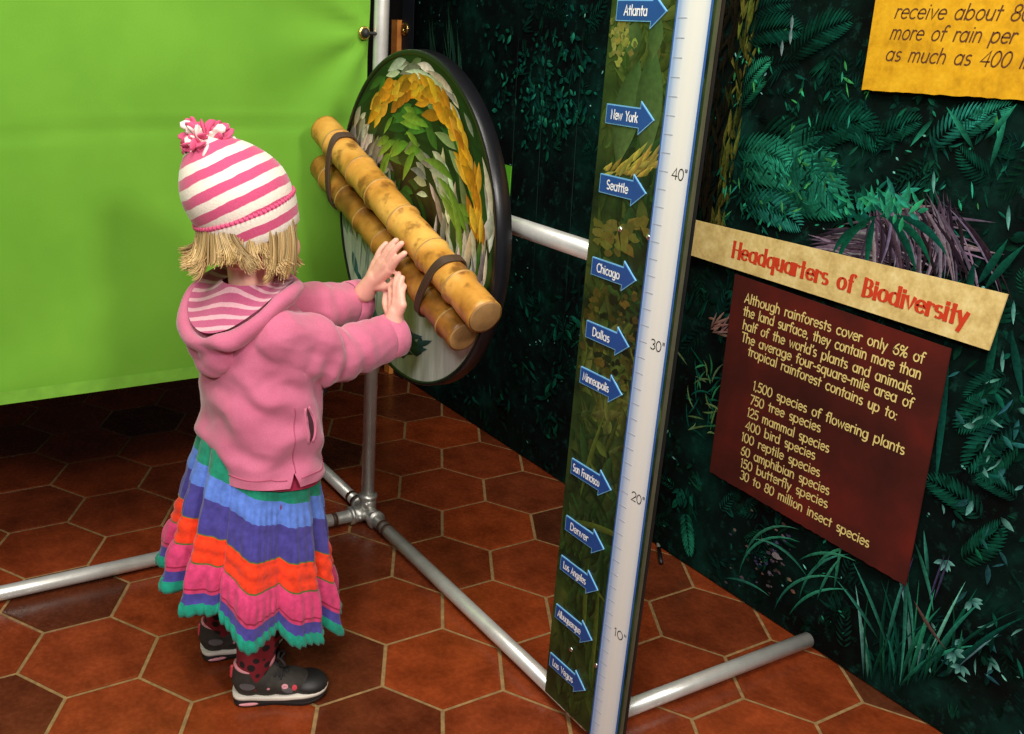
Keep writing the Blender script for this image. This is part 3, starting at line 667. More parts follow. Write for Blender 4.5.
    for x in (xs0, xs1): m.box((x - .0012, BY - .0031, z0), (x + .0012, BY - .0012, z1))
    m.obj('border', bl, st, False)
    zs = [bxz(x, y)[1] for x, y in ((619, 633), (637, 497), (657, 345), (679, 174))]
    inch = (zs[3] - zs[0]) / 30; off = zs[0] - 10 * inch
    tm_ = mat('tick_grey', (.33, .36, .44), .6); tick = None
    for i in range(1, 54):
        z = off + i * inch
        if not z0 + .004 < z < z1 - .004: continue
        if tick is None: tick = MB().box((xs0 + .004, BY - .0031, z - .0006), (xs0 + .022, BY - .0027, z + .0006)).obj('tick_mark', tm_, st, False); zt = z
        else: o = tick.copy(); COL.objects.link(o); o.parent = st; o.location.z = z - zt
    ink_ = mat('black_ink', (.012, .012, .014), .6)
    for n, zc in ((10, zs[0]), (20, zs[1]), (30, zs[2]), (40, zs[3])):
        add_text(MB(), '%d"' % n, (xs0 + .030, BY - .0031, zc - .0075), (1, 0, 0), (0, 0, 1), .020, .031, .085).obj('numeral', ink_, st, False)
    blue = mat('arrow_blue', (.012, .065, .27), .45, var=.08); rim = mat('arrow_rim', (.16, .42, .70), .5); wt = mat('white_ink', (.85, .87, .9), .6, var=0)
    AR = [('Atlanta', 10.5, 667, 12, .30, .72), ('New York', 0, 654, 121, .19, .86), ('Seattle', 0, 646, 194, .3, .72), ('Chicago', 0, 636, 281, .22, .8), ('Dallas', 0, 629, 347, .3, .62), ('Minneapolis', 0, 622, 395, .1, .96),
          ('San Francisco', 0, 611, 490, .06, 1.02), ('Denver', 0, 604, 549, .24, .72), ('Los Angeles', 0, 598, 590, .13, .92), ('Albuquerque', 0, 592, 640, .1, .96), ('Las Vegas', 0, 585, 690, .15, .88)]
    for nm, _, px, py, k, wd in AR:
        tx, tz = bxz(px, py); tz += .001; a = tx - .102; H = .0125; hw = .0205; hl = .027
        out = [(a, tz - H), (tx - hl, tz - H), (tx - hl, tz - hw), (tx, tz), (tx - hl, tz + hw), (tx - hl, tz + H), (a, tz + H)]
        cx, cz = a + .05, tz
        def plate(s, y, pad=0):
            o = [(a - pad, tz - H - pad), (tx - hl - pad, tz - H - pad), (tx - hl - pad, tz - hw - 1.9 * pad), (tx + 1.5 * pad, tz), (tx - hl - pad, tz + hw + 1.9 * pad), (tx - hl - pad, tz + H + pad), (a - pad, tz + H + pad)]
            v = [(x, y, z) for x, z in o]; w = [(x, BY - .0005, z) for x, z in o]
            return v + w, [(2, 3, 4), (0, 1, 5, 6), (1, 2, 4, 5)] + [(i, (i + 1) % 7, 7 + (i + 1) % 7, 7 + i) for i in range(7)]
        mb = MB(); v, f = plate(1, BY - .0030); mb.add(v, f, 0); v, f = plate(1, BY - .0026, .0016); mb.add(v, f, 1)
        ao = mb.obj('city_arrow', [blue, rim], root, False); tag(ao, 'blue arrow lettered ' + nm)
        tm = add_text(MB(), nm, (a + .005 + .012 * (k - .06) / .25, BY - .0034, tz - .0062), (1, 0, 0), (0, 0, 1), .0172, .070 * wd, .12)
        tm.obj('lettering', wt, ao, False)
    sc = mat('screw_steel', (.8, .8, .78), .25, 1., var=0)
    for px, py in ((621, 229), (649.5, 237), (572, 649), (597, 665)):
        x, z = bxz(px, py); MB().ell((x, BY - .002, z), (.0045, .003, .0045)).obj('screw', sc, root)
    return root
gauge()
pen_b, pen_t = onz(655, 528), onz(661, 565)
pb, pt = V((pen_b.x, pen_b.y, .005)), V((pen_t.x, pen_t.y, .005)); 
pm = MB().tube([pb, pb.lerp(pt, .62)], .0045, 10); p1 = pm.obj('pen', mat('grey_barrel', (.12, .12, .10), .4), loc=(pb.x, pb.y, 0))
tag(p1, 'slim grey pen with black end lying on the tiles behind the gauge board', 'pen')
MB().tube([pb.lerp(pt, .62), pt], .0055, 10).obj('cap', mat('black_cap', (.008, .008, .008), .4), p1)

# ================================================================== SPINNING WHEEL WITH RAIN STICKS
DY = -.12; DC = V((.380, DY, .844)); DR = .308
ST0, ST1 = ony(325, 130, -.155), ony(485, 317, -.155)
SL0, SL1 = ony(323, 167, -.155), ony(463, 337, -.155)
def wheel():
    root = thing('spinning_wheel', 'round forest print wheel with black rim and bamboo rain sticks on frame rail', 'wheel', (DC.x, DC.y, DC.z))
    n = 96; ring = lambda r, y: [DC + V((r * math.cos(2 * PI * i / n), y, r * math.sin(2 * PI * i / n))) for i in range(n)]
    blk = mat('black_rubber_rim', (.006, .006, .008), .32, spec=.4)
    m = MB(); m.loft([ring(DR - .0075, -.001), ring(DR - .006, -.003), ring(DR - .001, -.003), ring(DR + .001, -.001), ring(DR + .002, .025), ring(DR - .002, .028), ring(DR - .02, .0285)], cap=False); m.obj('rim', blk, root)
    MB().loft([ring(DR - .02, .028), ring(.001, .028)], cap=False).obj('back_plate', mat('black_board', (.012, .012, .012), .5), root)
    # printed face: forest above the sticks' line, pale rain below it
    t = NT('wheel_ground'); t.b.inputs['Roughness'].default_value = .35; t.b.inputs['Specular IOR Level'].default_value = .35
    c = t.ramp(t.noise(16, 4, .6), ((.38, (.0015, .004, .002)), (.58, (.004, .014, .005)), (.74, (.016, .04, .012)))); t.col(c)
    t2 = NT('wheel_pale'); t2.b.inputs['Roughness'].default_value = .35
    t2.col(t2.ramp(t2.noise(60, 3, mapping=(1, 1, .15)), ((.3, (.36, .37, .33)), (.7, (.58, .58, .54)))))
    ink = attr_mat('wheel_ink', .35, .35, .4, 90); random.seed(21)
    pr = Print(DC, (1, 0, 0), (0, 0, 1), (0, -1, 0)); f = None
    d = (ST1 - ST0).normalized(); nrm = V((-d.z, 0, d.x)); mid = (SL0 + SL1) / 2
    side = lambda x, z: (V((DC.x + x, 0, DC.z + z)) - V((mid.x, 0, mid.z))).dot(nrm)
    # split the disc along the stick line
    a0 = math.atan2(d.z, d.x); s0 = (V((mid.x, 0, mid.z)) - V((DC.x, 0, DC.z))).dot(nrm); half = math.acos(s0 / (DR - .007)); na = math.atan2(nrm.z, nrm.x)
    for lo, hi, mi in ((na - half, na + half, 0), (na + half, na + 2 * PI - half, 2)):
        pts = [DC + V(((DR - .007) * math.cos(lo + (hi - lo) * i / 64), 0, (DR - .007) * math.sin(lo + (hi - lo) * i / 64))) for i in range(65)]
        pr.mb.add(pts, [tuple(range(65))], mi)
    pr.mb.m = pr.mb.m
    pr.clip = lambda x, z: x * x + z * z < (DR - .008) ** 2
    R_ = DR
    def tang(r, a, L, w, col, tip=None, dev=0.):                   # printed leaf lying along the wheel's circle
        pr.leaf(r * math.cos(a), r * math.sin(a), a + PI / 2 + dev, L, w, col, tip, L / max(r, .05), 7)
    up = lambda a: s0 / max(1e-3, math.cos(a - na)) if abs(a - na) < 1.4 else 9
    def rnd_up():
        while True:
            r = R_ * math.sqrt(random.random()); a = random.uniform(0, 2 * PI)
            if side(r * math.cos(a), r * math.sin(a)) > .0: return r, a
    G1, G2, G3, WH, GY = (.003, .020, .005), (.010, .060, .010), (.05, .17, .02), (.58, .57, .46), (.27, .27, .22)
    for i in range(230):
        r, a = rnd_up(); tang(r, a, random.uniform(.04, .11), random.uniform(.006, .014), jit(random.choice((G1, G1, G2, G1, (.003, .008, .004)))), None, random.gauss(0, .25))
    for i in range(80):
        r, a = rnd_up(); tang(r, a, random.uniform(.05, .1), random.uniform(.006, .014), jit(random.choice((G3, G2, (.2, .25, .1)))), None, random.gauss(0, .3))
    def deg(x0, x1): return math.radians(random.uniform(x0, x1))
    for i in range(130): tang(random.uniform(.62, .97) * R_, deg(135, 185), random.uniform(.04, .09), random.uniform(.006, .013), jit(random.choice((GY, WH, GY, (.10, .11, .09)))), None, random.gauss(0, .2))
    for i in range(50): tang(random.uniform(.25, .62) * R_, deg(125, 190), random.uniform(.04, .08), random.uniform(.006, .013), jit(random.choice((GY, (.3, .29, .24), (.12, .11, .08)))), None, random.gauss(0, .4))
    for i in range(26): tang(random.uniform(.85, .97) * R_, deg(-15, 105), random.uniform(.05, .12), random.uniform(.005, .010), jit(random.choice((WH, GY, (.55, .5, .38)))), None, random.gauss(0, .1))
    for i in range(30): tang(random.uniform(.3, .6) * R_, deg(-15, 60), random.uniform(.04, .08), random.uniform(.005, .010), jit(random.choice((WH, GY, (.4, .36, .25)))), None, random.gauss(0, .4))
    for i in range(34): tang(random.uniform(.55, .97) * R_, deg(-30, 5), random.uniform(.04, .09), random.uniform(.005, .011), jit(random.choice((WH, (.5, .45, .3), GY))), None, random.gauss(0, .25))
    for i in range(16): tang(random.uniform(.4, .66) * R_, deg(70, 125), random.uniform(.05, .09), random.uniform(.006, .012), jit((.10, .26, .02)), (.25, .4, .04), random.gauss(0, .3))
    for i in range(10): tang(random.uniform(.6, .82) * R_, deg(-8, 40), random.uniform(.07, .13), .009, jit((.08, .22, .015)), (.2, .34, .04), random.gauss(.5, .3))
    for i in range(9): tang(random.uniform(.15, .4) * R_, deg(100, 200), random.uniform(.05, .09), .009, jit((.16, .22, .02)), None, random.gauss(0, .3))
    for i in range(150):                                            # arc of orange blossom
        a = deg(2, 122); tang((.80 + random.gauss(0, .026)) * R_, a, random.uniform(.03, .07), random.uniform(.006, .012), jit(random.choice(((.62, .26, .010), (.70, .33, .015), (.45, .17, .008), (.75, .4, .03))), .2), None, random.gauss(0, .25))
    # blue figures and drops on the pale half
    BL = (.012, .07, .12)
    for a_, r_, L, w in ((203, .86, .06, .012), (213, .84, .05, .010), (222, .80, .05, .011), (232, .82, .045, .012), (243, .74, .06, .014)):
        a = math.radians(a_); tang(r_ * R_, a, L, w, jit(BL, .2), (.03, .16, .22))
    for a_, r_, r2 in ((250, .72, .018), (256, .78, .02), (262, .70, .016), (268, .82, .018), (276, .70, .02), (281, .78, .022), (286, .74, .016)):
        a = math.radians(a_); pr.blot(r_ * R_ * math.cos(a), r_ * R_ * math.sin(a), r2, jit((.010, .035, .075), .2), .8)
        tang(r_ * R_, a - .1, .07, .006, jit((.03, .06, .09), .2))
    for i in range(24):
        a = deg(195, 250); r = random.uniform(.5, .93) * R_; pr.leaf(r * math.cos(a), r * math.sin(a), 1.45, random.uniform(.04, .1), .002, jit((.28, .33, .34)), None, 0, 4)
    pr.mb.obj('printed_face', [t.m, ink, t2.m], root, False, cols=True)
    # axle behind
    m = MB(); m.tube([DC + V((0, .0288, .0)), DC + V((0, .0945, .0))], .02, 24); m.tube([DC + V((0, .0288, 0)), DC + V((0, .036, 0))], .05, 32); m.box((DC.x - .03, -.0255, DC.z - .03), (DC.x + .03, -.0172, DC.z + .045)); m.obj('axle', castm, root)
    # bamboo
    tb_ = NT('bamboo'); tb_.b.inputs['Roughness'].default_value = .38; tb_.b.inputs['Specular IOR Level'].default_value = .45
    n1 = tb_.noise(9, 4, .6); n2 = tb_.noise(26, 4)
    c = tb_.ramp(n1, ((.28, (.22, .080, .010)), (.45, (.52, .235, .036)), (.7, (.76, .42, .095))))
    c = tb_.mix(tb_.ramp(n2, ((.55, (0, 0, 0)), (.68, (.85, .85, .85)))), c, (.16, .06, .012)); tb_.col(c); tb_.bump(n2, .2)
    tb2 = NT('bamboo_dark'); tb2.b.inputs['Roughness'].default_value = .42
    n1 = tb2.noise(9, 4, .6); n2 = tb2.noise(22, 4)
    c = tb2.ramp(n1, ((.28, (.08, .026, .004)), (.45, (.28, .11, .014)), (.7, (.50, .24, .038)))); c = tb2.mix(tb2.ramp(n2, ((.52, (0, 0, 0)), (.68, (.85, .85, .85)))), c, (.10, .035, .006)); tb2.col(c); tb2.bump(n2, .2)
    nodem = mat('bamboo_node', (.40, .22, .06), .5, var=.3); endm = mat('bamboo_end', (.30, .16, .05), .7, var=.3)
    def stick(a, b, r, nodes, mtl, lab):
        d = (b - a); L = d.length; d.normalize(); pts = []; rs = []
        N = 90
        for i in range(N + 1):
            s = L * i / N; k = 1 + .012 * math.sin(s * 23 + r * 99)
            for q in nodes: k += .085 * math.exp(-((s - q * L) / .007) ** 2) - .03 * math.exp(-((s - q * L - .02) / .012) ** 2)
            pts.append(a + d * s); rs.append(r * k)
        o = MB().tube(pts, rs, 32).obj('rain_stick', mtl, root); tag(o, lab)
        for q in nodes:
            c = a + d * q * L; MB().tube([c - d * .0018, c + d * .0018], r * 1.095, 32).obj('node_ring', nodem, o)
        for e, s in ((a, -1), (b, 1)): MB().tube([e, e + d * s * .002], [r * .96, r * .86], 32).obj('end_plug', endm, o)
        return o
    stick(ST0, ST1, .0315, (.10, .27, .40, .55, .72, .87), tb_.m, 'upper golden bamboo stick')
    stick(SL0, SL1, .029, (.08, .22, .36, .50, .66, .82, .93), tb2.m, 'lower darker bamboo stick')
    c0 = (SL1.lerp(SL0, .20)); d2 = (SL1 - SL0).normalized()
    bnd = mat('brown_binding', (.055, .028, .012), .7)
    for k in (.145, .80):
        m = MB(); a = ST0.lerp(ST1, k); b = SL0.lerp(SL1, k + .02)
        for j in range(4):
            off = d * (.0046 * (j - 1.5)); c = (a + b) / 2 + off; h = (a - b) / 2; L = h.length; hn = h.normalized(); yv = V((0, 1, 0)); pts = []
            for i in range(41):
                w = 2 * PI * i / 40; sx = math.cos(w); px_ = hn * (sx * (L + .0345)) + yv * (math.copysign(abs(math.sin(w)) ** .55, math.sin(w)) * .0345); pts.append(c + px_)
            m.tube(pts, .0026, 8, cap=False)
        m.obj('binding', bnd, root)
    return root
wheel()

# ================================================================== CHILD
G0 = V((.478, -.458, 0))                                            # where the body stands
NV = V((.857, -.515, 0)).normalized(); SV = V((.515, .857, 0)).normalized(); ZV = V((0, 0, 1))
def ong(px, py, off=0.):
    d = ray(px, py); t = ((G0 + NV * off) - CO).dot(NV) / d.dot(NV); return CO + d * t
def azv(a): a = math.radians(a); return V((math.cos(a), math.sin(a), 0)), V((math.sin(a), -math.cos(a), 0))
FT, RT = azv(96)
def LB_(f, r, z): return G0 + FT * f + RT * r + ZV * z
def ringL(z, a, b, f=0., r=0., n=40, p=2.2, tilt=0.):
    out = []
    for i in range(n):
        w = 2 * PI * i / n; c, s = math.cos(w), math.sin(w)
        x = math.copysign(abs(c) ** (2 / p), c) * a; y = math.copysign(abs(s) ** (2 / p), s) * b
        out.append(LB_(f + y, r + x, z + tilt * y))
    return out
skin = mat('skin', (.82, .43, .335), .5, var=.06, scale=40, sss=.12)
pinkj = NT('pink_fleece'); pinkj.b.inputs['Roughness'].default_value = .9; pinkj.b.inputs['Specular IOR Level'].default_value = .15; pinkj.b.inputs['Sheen Weight'].default_value = .35
_n = pinkj.noise(12, 4); _n2 = pinkj.noise(500, 2)
pinkj.col(pinkj.mix(.3, pinkj.ramp(_n, ((.3, (.52, .125, .22)), (.7, (.62, .165, .275)))), pinkj.ramp(_n2, ((.3, (.55, .5, .5)), (.7, (1, 1, 1)))), 'MULTIPLY')); pinkj.bump(_n2, .25, .001); pinkj = pinkj.m

# joints
HC = ong(251, 229, 0); FH, RH = azv(104)
SR, EL, WR = LB_(.0, .078, .712), ony(335, 357, -.335), ony(391, 336, -.205)
SL, EL2, WR2 = LB_(.0, -.082, .715), ony(312, 309, -.325), ony(356, 302, -.222)
hn, tn = onz(237, 699), onz(324, 693); hf, tf = onz(205, 656), onz(280, 643)
AR_ = hn.lerp(tn, .19) + ZV * .066; AF_ = hf.lerp(tf, .19) + ZV * .066
def hw(px, py, y): return ony(px, py, y)

b = MB()
MH = Matrix((FH, -RH, ZV)).transposed()
def hp(f, r, z): return HC + FH * f + RH * r + ZV * z
b.ell(hp(-.004, 0, .018), (.084, .070, .088), MH); b.ell(hp(.022, 0, -.030), (.058, .056, .052), MH)
b.ell(hp(.040, 0, -.052), (.026, .028, .022), MH); b.ell(hp(.050, .030, -.030), (.022, .022, .024), MH); b.ell(hp(.050, -.030, -.030), (.022, .022, .024), MH)
b.ell(hp(.080, 0, -.022), (.011, .010, .009), MH); b.capsule(hp(.074, 0, .0), .006, hp(.081, 0, -.020), .008)
for s in (-1, 1):
    b.ell(hp(-.006, .066 * s, -.012), (.013, .007, .018), MH)
b.ell(hp(.073, 0, -.046), (.008, .016, .004), MH); b.ell(hp(.071, 0, -.053), (.008, .014, .004), MH)
b.capsule(LB_(-.004, 0, .72), .040, hp(-.008, 0, -.03), .036)
b.loft([ringL(.40, .085, .075), ringL(.46, .09, .078), ringL(.55, .088, .074), ringL(.65, .092, .072), ringL(.70, .095, .066), ringL(.735, .075, .05), ringL(.755, .045, .04)])
b.capsule(SR, .040, EL, .033); b.capsule(EL, .033, WR, .024); b.capsule(SL, .040, EL2, .033); b.capsule(EL2, .033, WR2, .024)
hr, hl = LB_(0, .045, .41), LB_(0, -.045, .41)
for h_, a_ in ((hr, AR_), (hl, AF_)):
    k_ = h_.lerp(a_, .5) + FT * .01; b.capsule(h_, .058, k_, .042); b.capsule(k_, .042, a_.lerp(k_, .55), .041); b.capsule(a_.lerp(k_, .55), .041, a_, .026)
for h_, t_ in ((hn, tn), (hf, tf)):
    b.capsule(h_.lerp(t_, .2) + ZV * .035, .022, h_.lerp(t_, .8) + ZV * .028, .017)
def finger(pts, r0=.0074, r1=.0056):
    pts = catmull(pts, 3); n = len(pts)
    for i in range(n - 1): b.capsule(pts[i], r0 + (r1 - r0) * i / n, pts[i + 1], r0 + (r1 - r0) * (i + 1) / n, 12)
def hand(wrist, kn, tips, thumb, curl):
    pal = sum(kn, V()) / 4
    for k in kn: b.capsule(wrist.lerp(pal, .12), .0125, k, .0085, 14)
    b.capsule(wrist, .020, wrist.lerp(pal, .55), .015, 16)
    for k, t in zip(kn, tips):
        d = t - k; finger([k, k + d * .36 + curl * .55, k + d * .70 + curl * .75, t])
    finger(thumb, .0082, .0062)
cl = V((0, -.005, 0))
w2 = hw(365, 292, -.222)
hand(w2, [hw(390, 270, -.206), hw(386.5, 264, -.210), hw(381.5, 261, -.212), hw(375.5, 263, -.214)],
     [hw(404.5, 253.5, -.194), hw(401.5, 243.5, -.194), hw(396, 240.5, -.196), hw(386, 244, -.200)], [hw(374, 287, -.215), hw(386, 287, -.205), hw(395, 284.5, -.200)], cl)
w1 = hw(393, 324, -.206)
hand(w1, [hw(392.0, 303, -.205), hw(396.0, 300.5, -.203), hw(399.8, 301.5, -.200), hw(402.5, 305, -.198)],
     [hw(393.5, 280, -.196), hw(398.5, 274, -.194), hw(402.3, 278, -.192), hw(404.3, 286.5, -.190)], [hw(389, 313, -.210), hw(385.5, 303, -.207), hw(386.5, 293.5, -.202)], cl)
person = b.voxel('person', .0024, 3, mats=skin, loc=(G0.x, G0.y, 0))
tag(person, 'small child seen from behind in pink hoodie and striped hat, hands raised to the bamboo', 'person')
# face details
ew = mat('eye_white', (.85, .84, .82), .2, var=0); ei = mat('eye_iris', (.05, .10, .16), .15, var=0); lp = mat('lip', (.55, .16, .15), .45, var=.05)
for s in (-1, 1):
    e = MB().ell(hp(.0605, .027 * s, .000), (.0095, .0105, .0075), MH).obj('eye', ew, person); MB().ell(hp(.0672, .028 * s, .000), (.0036, .0044, .0044), MH).obj('iris', ei, e)
    MB().tube(catmull([hp(.072, .012 * s, .019), hp(.073, .028 * s, .023), hp(.062, .044 * s, .018)], 5), .0025, 8).obj('eyebrow', mat('brow', (.42, .28, .12), .8), person)
MB().tube(catmull([hp(.074, -.016, -.048), hp(.080, 0, -.0495), hp(.074, .016, -.048)], 5), [.001] + [.0032] * 9 + [.001], 8).obj('lips', lp, person)

# hair: soft locks falling from under the hat and flicking out
hairm = NT('blonde_hair'); hairm.b.inputs['Roughness'].default_value = .34; hairm.b.inputs['Specular IOR Level'].default_value = .4
hairm.col(hairm.mix(1., hairm.attr(), hairm.ramp(hairm.noise(160, 2, mapping=(1, 1, .1)), ((.3, (.7, .66, .6)), (.7, (1, 1, 1)))), 'MULTIPLY')); hairm = hairm.m
hb = MB(); rh = random.Random(4)
AX = (SV * -.34 + ZV * .93 + NV * .10).normalized()
def lock(a, pts, r0, c0, flat=.5):
    base = len(hb.v); p = bez(pts, 9)
    hb.tube(p, [r0 * (1 - .8 * (q / 9) ** 1.6) for q in range(10)], 6, flat=flat)
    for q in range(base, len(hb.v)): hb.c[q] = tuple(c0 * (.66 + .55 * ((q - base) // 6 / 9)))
def tone(): return V((.36, .215, .075)).lerp(V((.80, .60, .30)), rh.random() ** .8)
for k in range(2600):                                               # fine strands; curl and length drift smoothly round the head
    w = 2 * PI * rh.random(); c, s = math.cos(w), math.sin(w)
    if c > .52: continue
    g = lambda q, f_=1.6: noise.noise(V((c * f_, s * f_, q)))
    h_ = lambda q: noise.noise(V((c * 4.2, s * 4.2, q)))
    out = FH * c + RH * s; side_ = RH * c - FH * s
    L = .076 + .012 * g(1) + .026 * h_(2) + rh.gauss(0, .0035)
    if s > .1 and c < -.15: L *= .86 + .5 * h_(9)
    flick = (.030 if s < .15 else .010) + .034 * h_(3) + rh.gauss(0, .0022)
    tw = .044 * h_(5) + rh.gauss(0, .002); dp = -abs(rh.gauss(0, .004))
    a = hp(c * .079 - .005, s * .069, .032) + out * dp
    m1 = a + out * (.010 + .006 * h_(7)) - ZV * L * .45 + side_ * tw * .3
    m2 = a + out * (.004 + dp) - ZV * L * .85 + side_ * tw
    e = a + out * (flick + .004) - ZV * L * (1.0 if flick > .02 else 1.06) + side_ * (tw * 1.8)
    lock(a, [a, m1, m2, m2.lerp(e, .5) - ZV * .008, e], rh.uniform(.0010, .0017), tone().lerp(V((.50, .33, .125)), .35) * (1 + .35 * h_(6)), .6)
for s in (-1, 1):                                                   # wavy locks that cover the ears
    for k in range(230):
        u_ = rh.random(); a = hp(-.018 + .050 * u_, (.067 + rh.gauss(0, .0015)) * s, .03); l = .088 + .012 * math.sin(u_ * 9) + rh.gauss(0, .003)
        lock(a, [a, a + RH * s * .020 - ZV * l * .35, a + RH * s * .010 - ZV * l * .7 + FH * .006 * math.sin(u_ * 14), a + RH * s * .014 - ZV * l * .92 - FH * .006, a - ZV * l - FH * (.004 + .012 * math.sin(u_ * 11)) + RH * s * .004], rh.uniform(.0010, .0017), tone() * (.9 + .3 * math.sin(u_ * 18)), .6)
hb.ell(hp(-.012, 0, .020), (.079, .0705, .086), MH)
for q in range(len(hb.c) - 19 - 240, len(hb.c)): hb.c[max(0, q)] = (.40, .26, .10)
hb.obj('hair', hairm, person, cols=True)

# hat
BC = ong(253, 229, 0)
E1 = (SV - AX * SV.dot(AX)).normalized(); E2 = AX.cross(E1).normalized()
if E2.dot(NV) < 0: E2 = -E2
def hat_ring(t, r, n=64, sh=0., fold=0.): 
    return [BC + AX * t + E1 * (math.cos(2 * PI * i / n) * r * .975 + sh) + E2 * (math.sin(2 * PI * i / n) * r * .97) + AX * (fold * math.sin(6 * PI * i / n)) for i in range(n)]
PKH, WHH = (.62, .085, .20), (.86, .76, .66)
crown_prof = [(.034, .083), (.040, .0865), (.054, .0885), (.072, .0880), (.090, .0835), (.108, .0745), (.126, .0615), (.142, .045), (.154, .029), (.161, .014), (.163, .003)]
cp = catmull([V((a, b_, 0)) for a, b_ in crown_prof], 4)
stripe_dir = (SV * -.46 + ZV * .88 + NV * -.05).normalized()
rings = [hat_ring(p.x, max(.002, p.y), sh=-.020 * max(0, (p.x - .034) / .13) ** 1.5) for p in cp]
hat = MB().loft(rings).obj('hat', stripe_mat('hat_stripes', tuple(stripe_dir), .0300, PKH, WHH, .48, .010), person)
cm_ = stripe_mat('hat_cuff_stripes', tuple(AX), .0290, PKH, WHH, .46, -(BC - V((G0.x, G0.y, 0))).dot(AX) - .0185 + .0290 * 2)
prof = [(-.009, .0745), (-.012, .0765), (-.010, .079), (.002, .082), (.014, .0850), (.026, .0875), (.035, .0885), (.039, .0875), (.036, .084)]
MB().loft([hat_ring(t, r) for t, r in prof], cap=False).obj('cuff', cm_, hat)
st = MB()
for i in range(70): 
    w = 2 * PI * i / 70; q = lambda t, r: BC + AX * t + E1 * (math.cos(w) * r * .975) + E2 * (math.sin(w) * r * .97)
    st.tube([q(.0345, .0892), q(.0375, .0890), q(.0405, .0882)], .0016, 6)
st.obj('stitching', mat('pink_thread', PKH, .8, var=0), hat)
pm_ = MB(); PC = BC + AX * .150 + E1 * -.016
for i in range(120):
    d = V((rh.gauss(0, 1), rh.gauss(0, 1), rh.gauss(0, 1))).normalized()
    if d.dot(AX) < -.4: continue
    d = (d + E1 * d.dot(E1) * .45).normalized()
    u = d.cross(V((rh.gauss(0, 1), rh.gauss(0, 1), rh.gauss(0, 1)))).normalized(); Lp = rh.uniform(.026, .044)
    tip = PC + d * Lp; p_ = [PC + d * Lp * .25, PC + d * Lp * .8 + u * .002, tip + u * .007, tip - d * .004 + u * .013]
    pm_.tube(bez(p_, 6), [.004, .0078, .0098, .0104, .0098, .0085, .0045], 10, mi=rh.choice((0, 0, 1)), flat=.30, up=d.cross(u))
pm_.obj('pompom', [mat('pom_pink', (.60, .085, .19), .9, var=.15), mat('pom_white', (.84, .70, .64), .9, var=.08)], hat)

# tights
def dot_mat():
    t = NT('spotted_tights'); t.b.inputs['Roughness'].default_value = .85
    v = t.n('ShaderNodeTexVoronoi'); v.inputs['Scale'].default_value = 48; v.inputs['Randomness'].default_value = .55; t.l(t.n('ShaderNodeTexCoord').outputs['Object'], v.inputs['Vector'])
    s = t.ramp(v.outputs['Distance'], ((.34, (1, 1, 1)), (.39, (0, 0, 0)))); t.col(t.mix(s, (.20, .008, .016), (.010, .006, .006))); return t.m
b = MB()
for h_, a_ in ((hr, AR_), (hl, AF_)):
    k_ = h_.lerp(a_, .5) + FT * .01; b.capsule(h_, .062, k_, .046); b.capsule(k_, .046, a_.lerp(k_, .55), .045); b.capsule(a_.lerp(k_, .55), .045, a_, .031); b.capsule(a_, .031, a_ - ZV * .02, .03)
b.voxel('tights', .004, 4, mats=dot_mat(), parent=person)

# skirt: seven gathered tiers
LpS, RpS = ong(169, 555, 0), ong(334, 618, 0); SCc = (LpS + RpS) / 2; e1 = (RpS - LpS) / 2; e1n = e1.length; WT = LB_(0, .0, .512)
bands = [(0, .205, 0), (.205, .335, 1), (.335, .53, 2), (.53, .536, 4), (.536, .69, 3), (.69, .70, 4), (.70, .835, 5), (.835, .845, 6), (.845, .865, 5), (.865, .928, 2), (.928, 1.0, 7)]
def skirt():
    n = 360; svals = []
    for a, b_, m in bands:
        k = max(2, int((b_ - a) * 60))
        for i in range(k): svals.append((a + (b_ - a) * i / k, m))
    svals.append((1.0, 7)); vs = []; fs = []; fm = []
    e1d = e1.normalized(); e2d = NV
    for s, m in svals:
        c = WT.lerp(SCc, s); flare = .102 + (e1n - .016 - .102) * (s ** .85)
        for i in range(n):
            w = 2 * PI * i / n
            wave = .70 * (2.2 * abs(math.sin(5.5 * w + 1.0 * math.sin(2 * w + .7) + .3)) ** .75 - 1.25) + .26 * math.sin(15 * w + 1.1 * math.sin(3 * w)) 
            fine = math.sin(60 * w + 3 * math.sin(5 * w))
            tier = 0.
            for q0, q1, amp in ((.38, .56, .0012), (.715, .875, .0022), (.25, .38, .001)): 
                if q0 <= s <= q1: tier = amp * math.sin(PI * (s - q0) / (q1 - q0))
            rough = .0016 * math.sin(s * 6.283 * 45) if m == 3 else 0
            if m == 7: rough = .003 * math.sin(75 * w + 40 * s) + .003 * math.sin(PI * (s - .928) / .072)
            step = .004 * (s > .715) + .003 * (s > .565)
            r = flare * (1 + .21 * wave * s ** .8) + fine * (.0004 + tier) + rough + tier * 1.5 + step
            ca, sa = math.cos(w), math.sin(w)
            dz = .016 * wave * s ** 2 + .012 * noise.noise(V((ca * 1.5, sa * 1.5, 4))) * s
            d1 = e1d
            vs.append(c + d1 * (r * ca) + e2d * (r * sa * .98) - ZV * dz)
    for j in range(len(svals) - 1):
        for i in range(n): i2 = (i + 1) % n; fs.append((j * n + i, j * n + i2, (j + 1) * n + i2, (j + 1) * n + i)); fm.append(svals[j][1])
    cc = [(.010, .22, .13), (.10, .20, .62), (.060, .050, .27), (.82, .045, .010), (.10, .13, .03), (.58, .045, .15), (.30, .012, .05), (.008, .26, .17)]
    ms = [mat('skirt_cloth_' + nm, c, .85, var=.22, scale=70, bump=.25, bscale=350, spec=.15, sheen=.2) for nm, c in zip(('green', 'blue', 'purple', 'orange', 'olive', 'pink', 'wine', 'teal'), cc)]
    o = mesh_obj('skirt', vs, fs, ms, person, True, fmat=fm)
    so = o.modifiers.new('thick', 'SOLIDIFY'); so.thickness = .002
    return o
skirt()

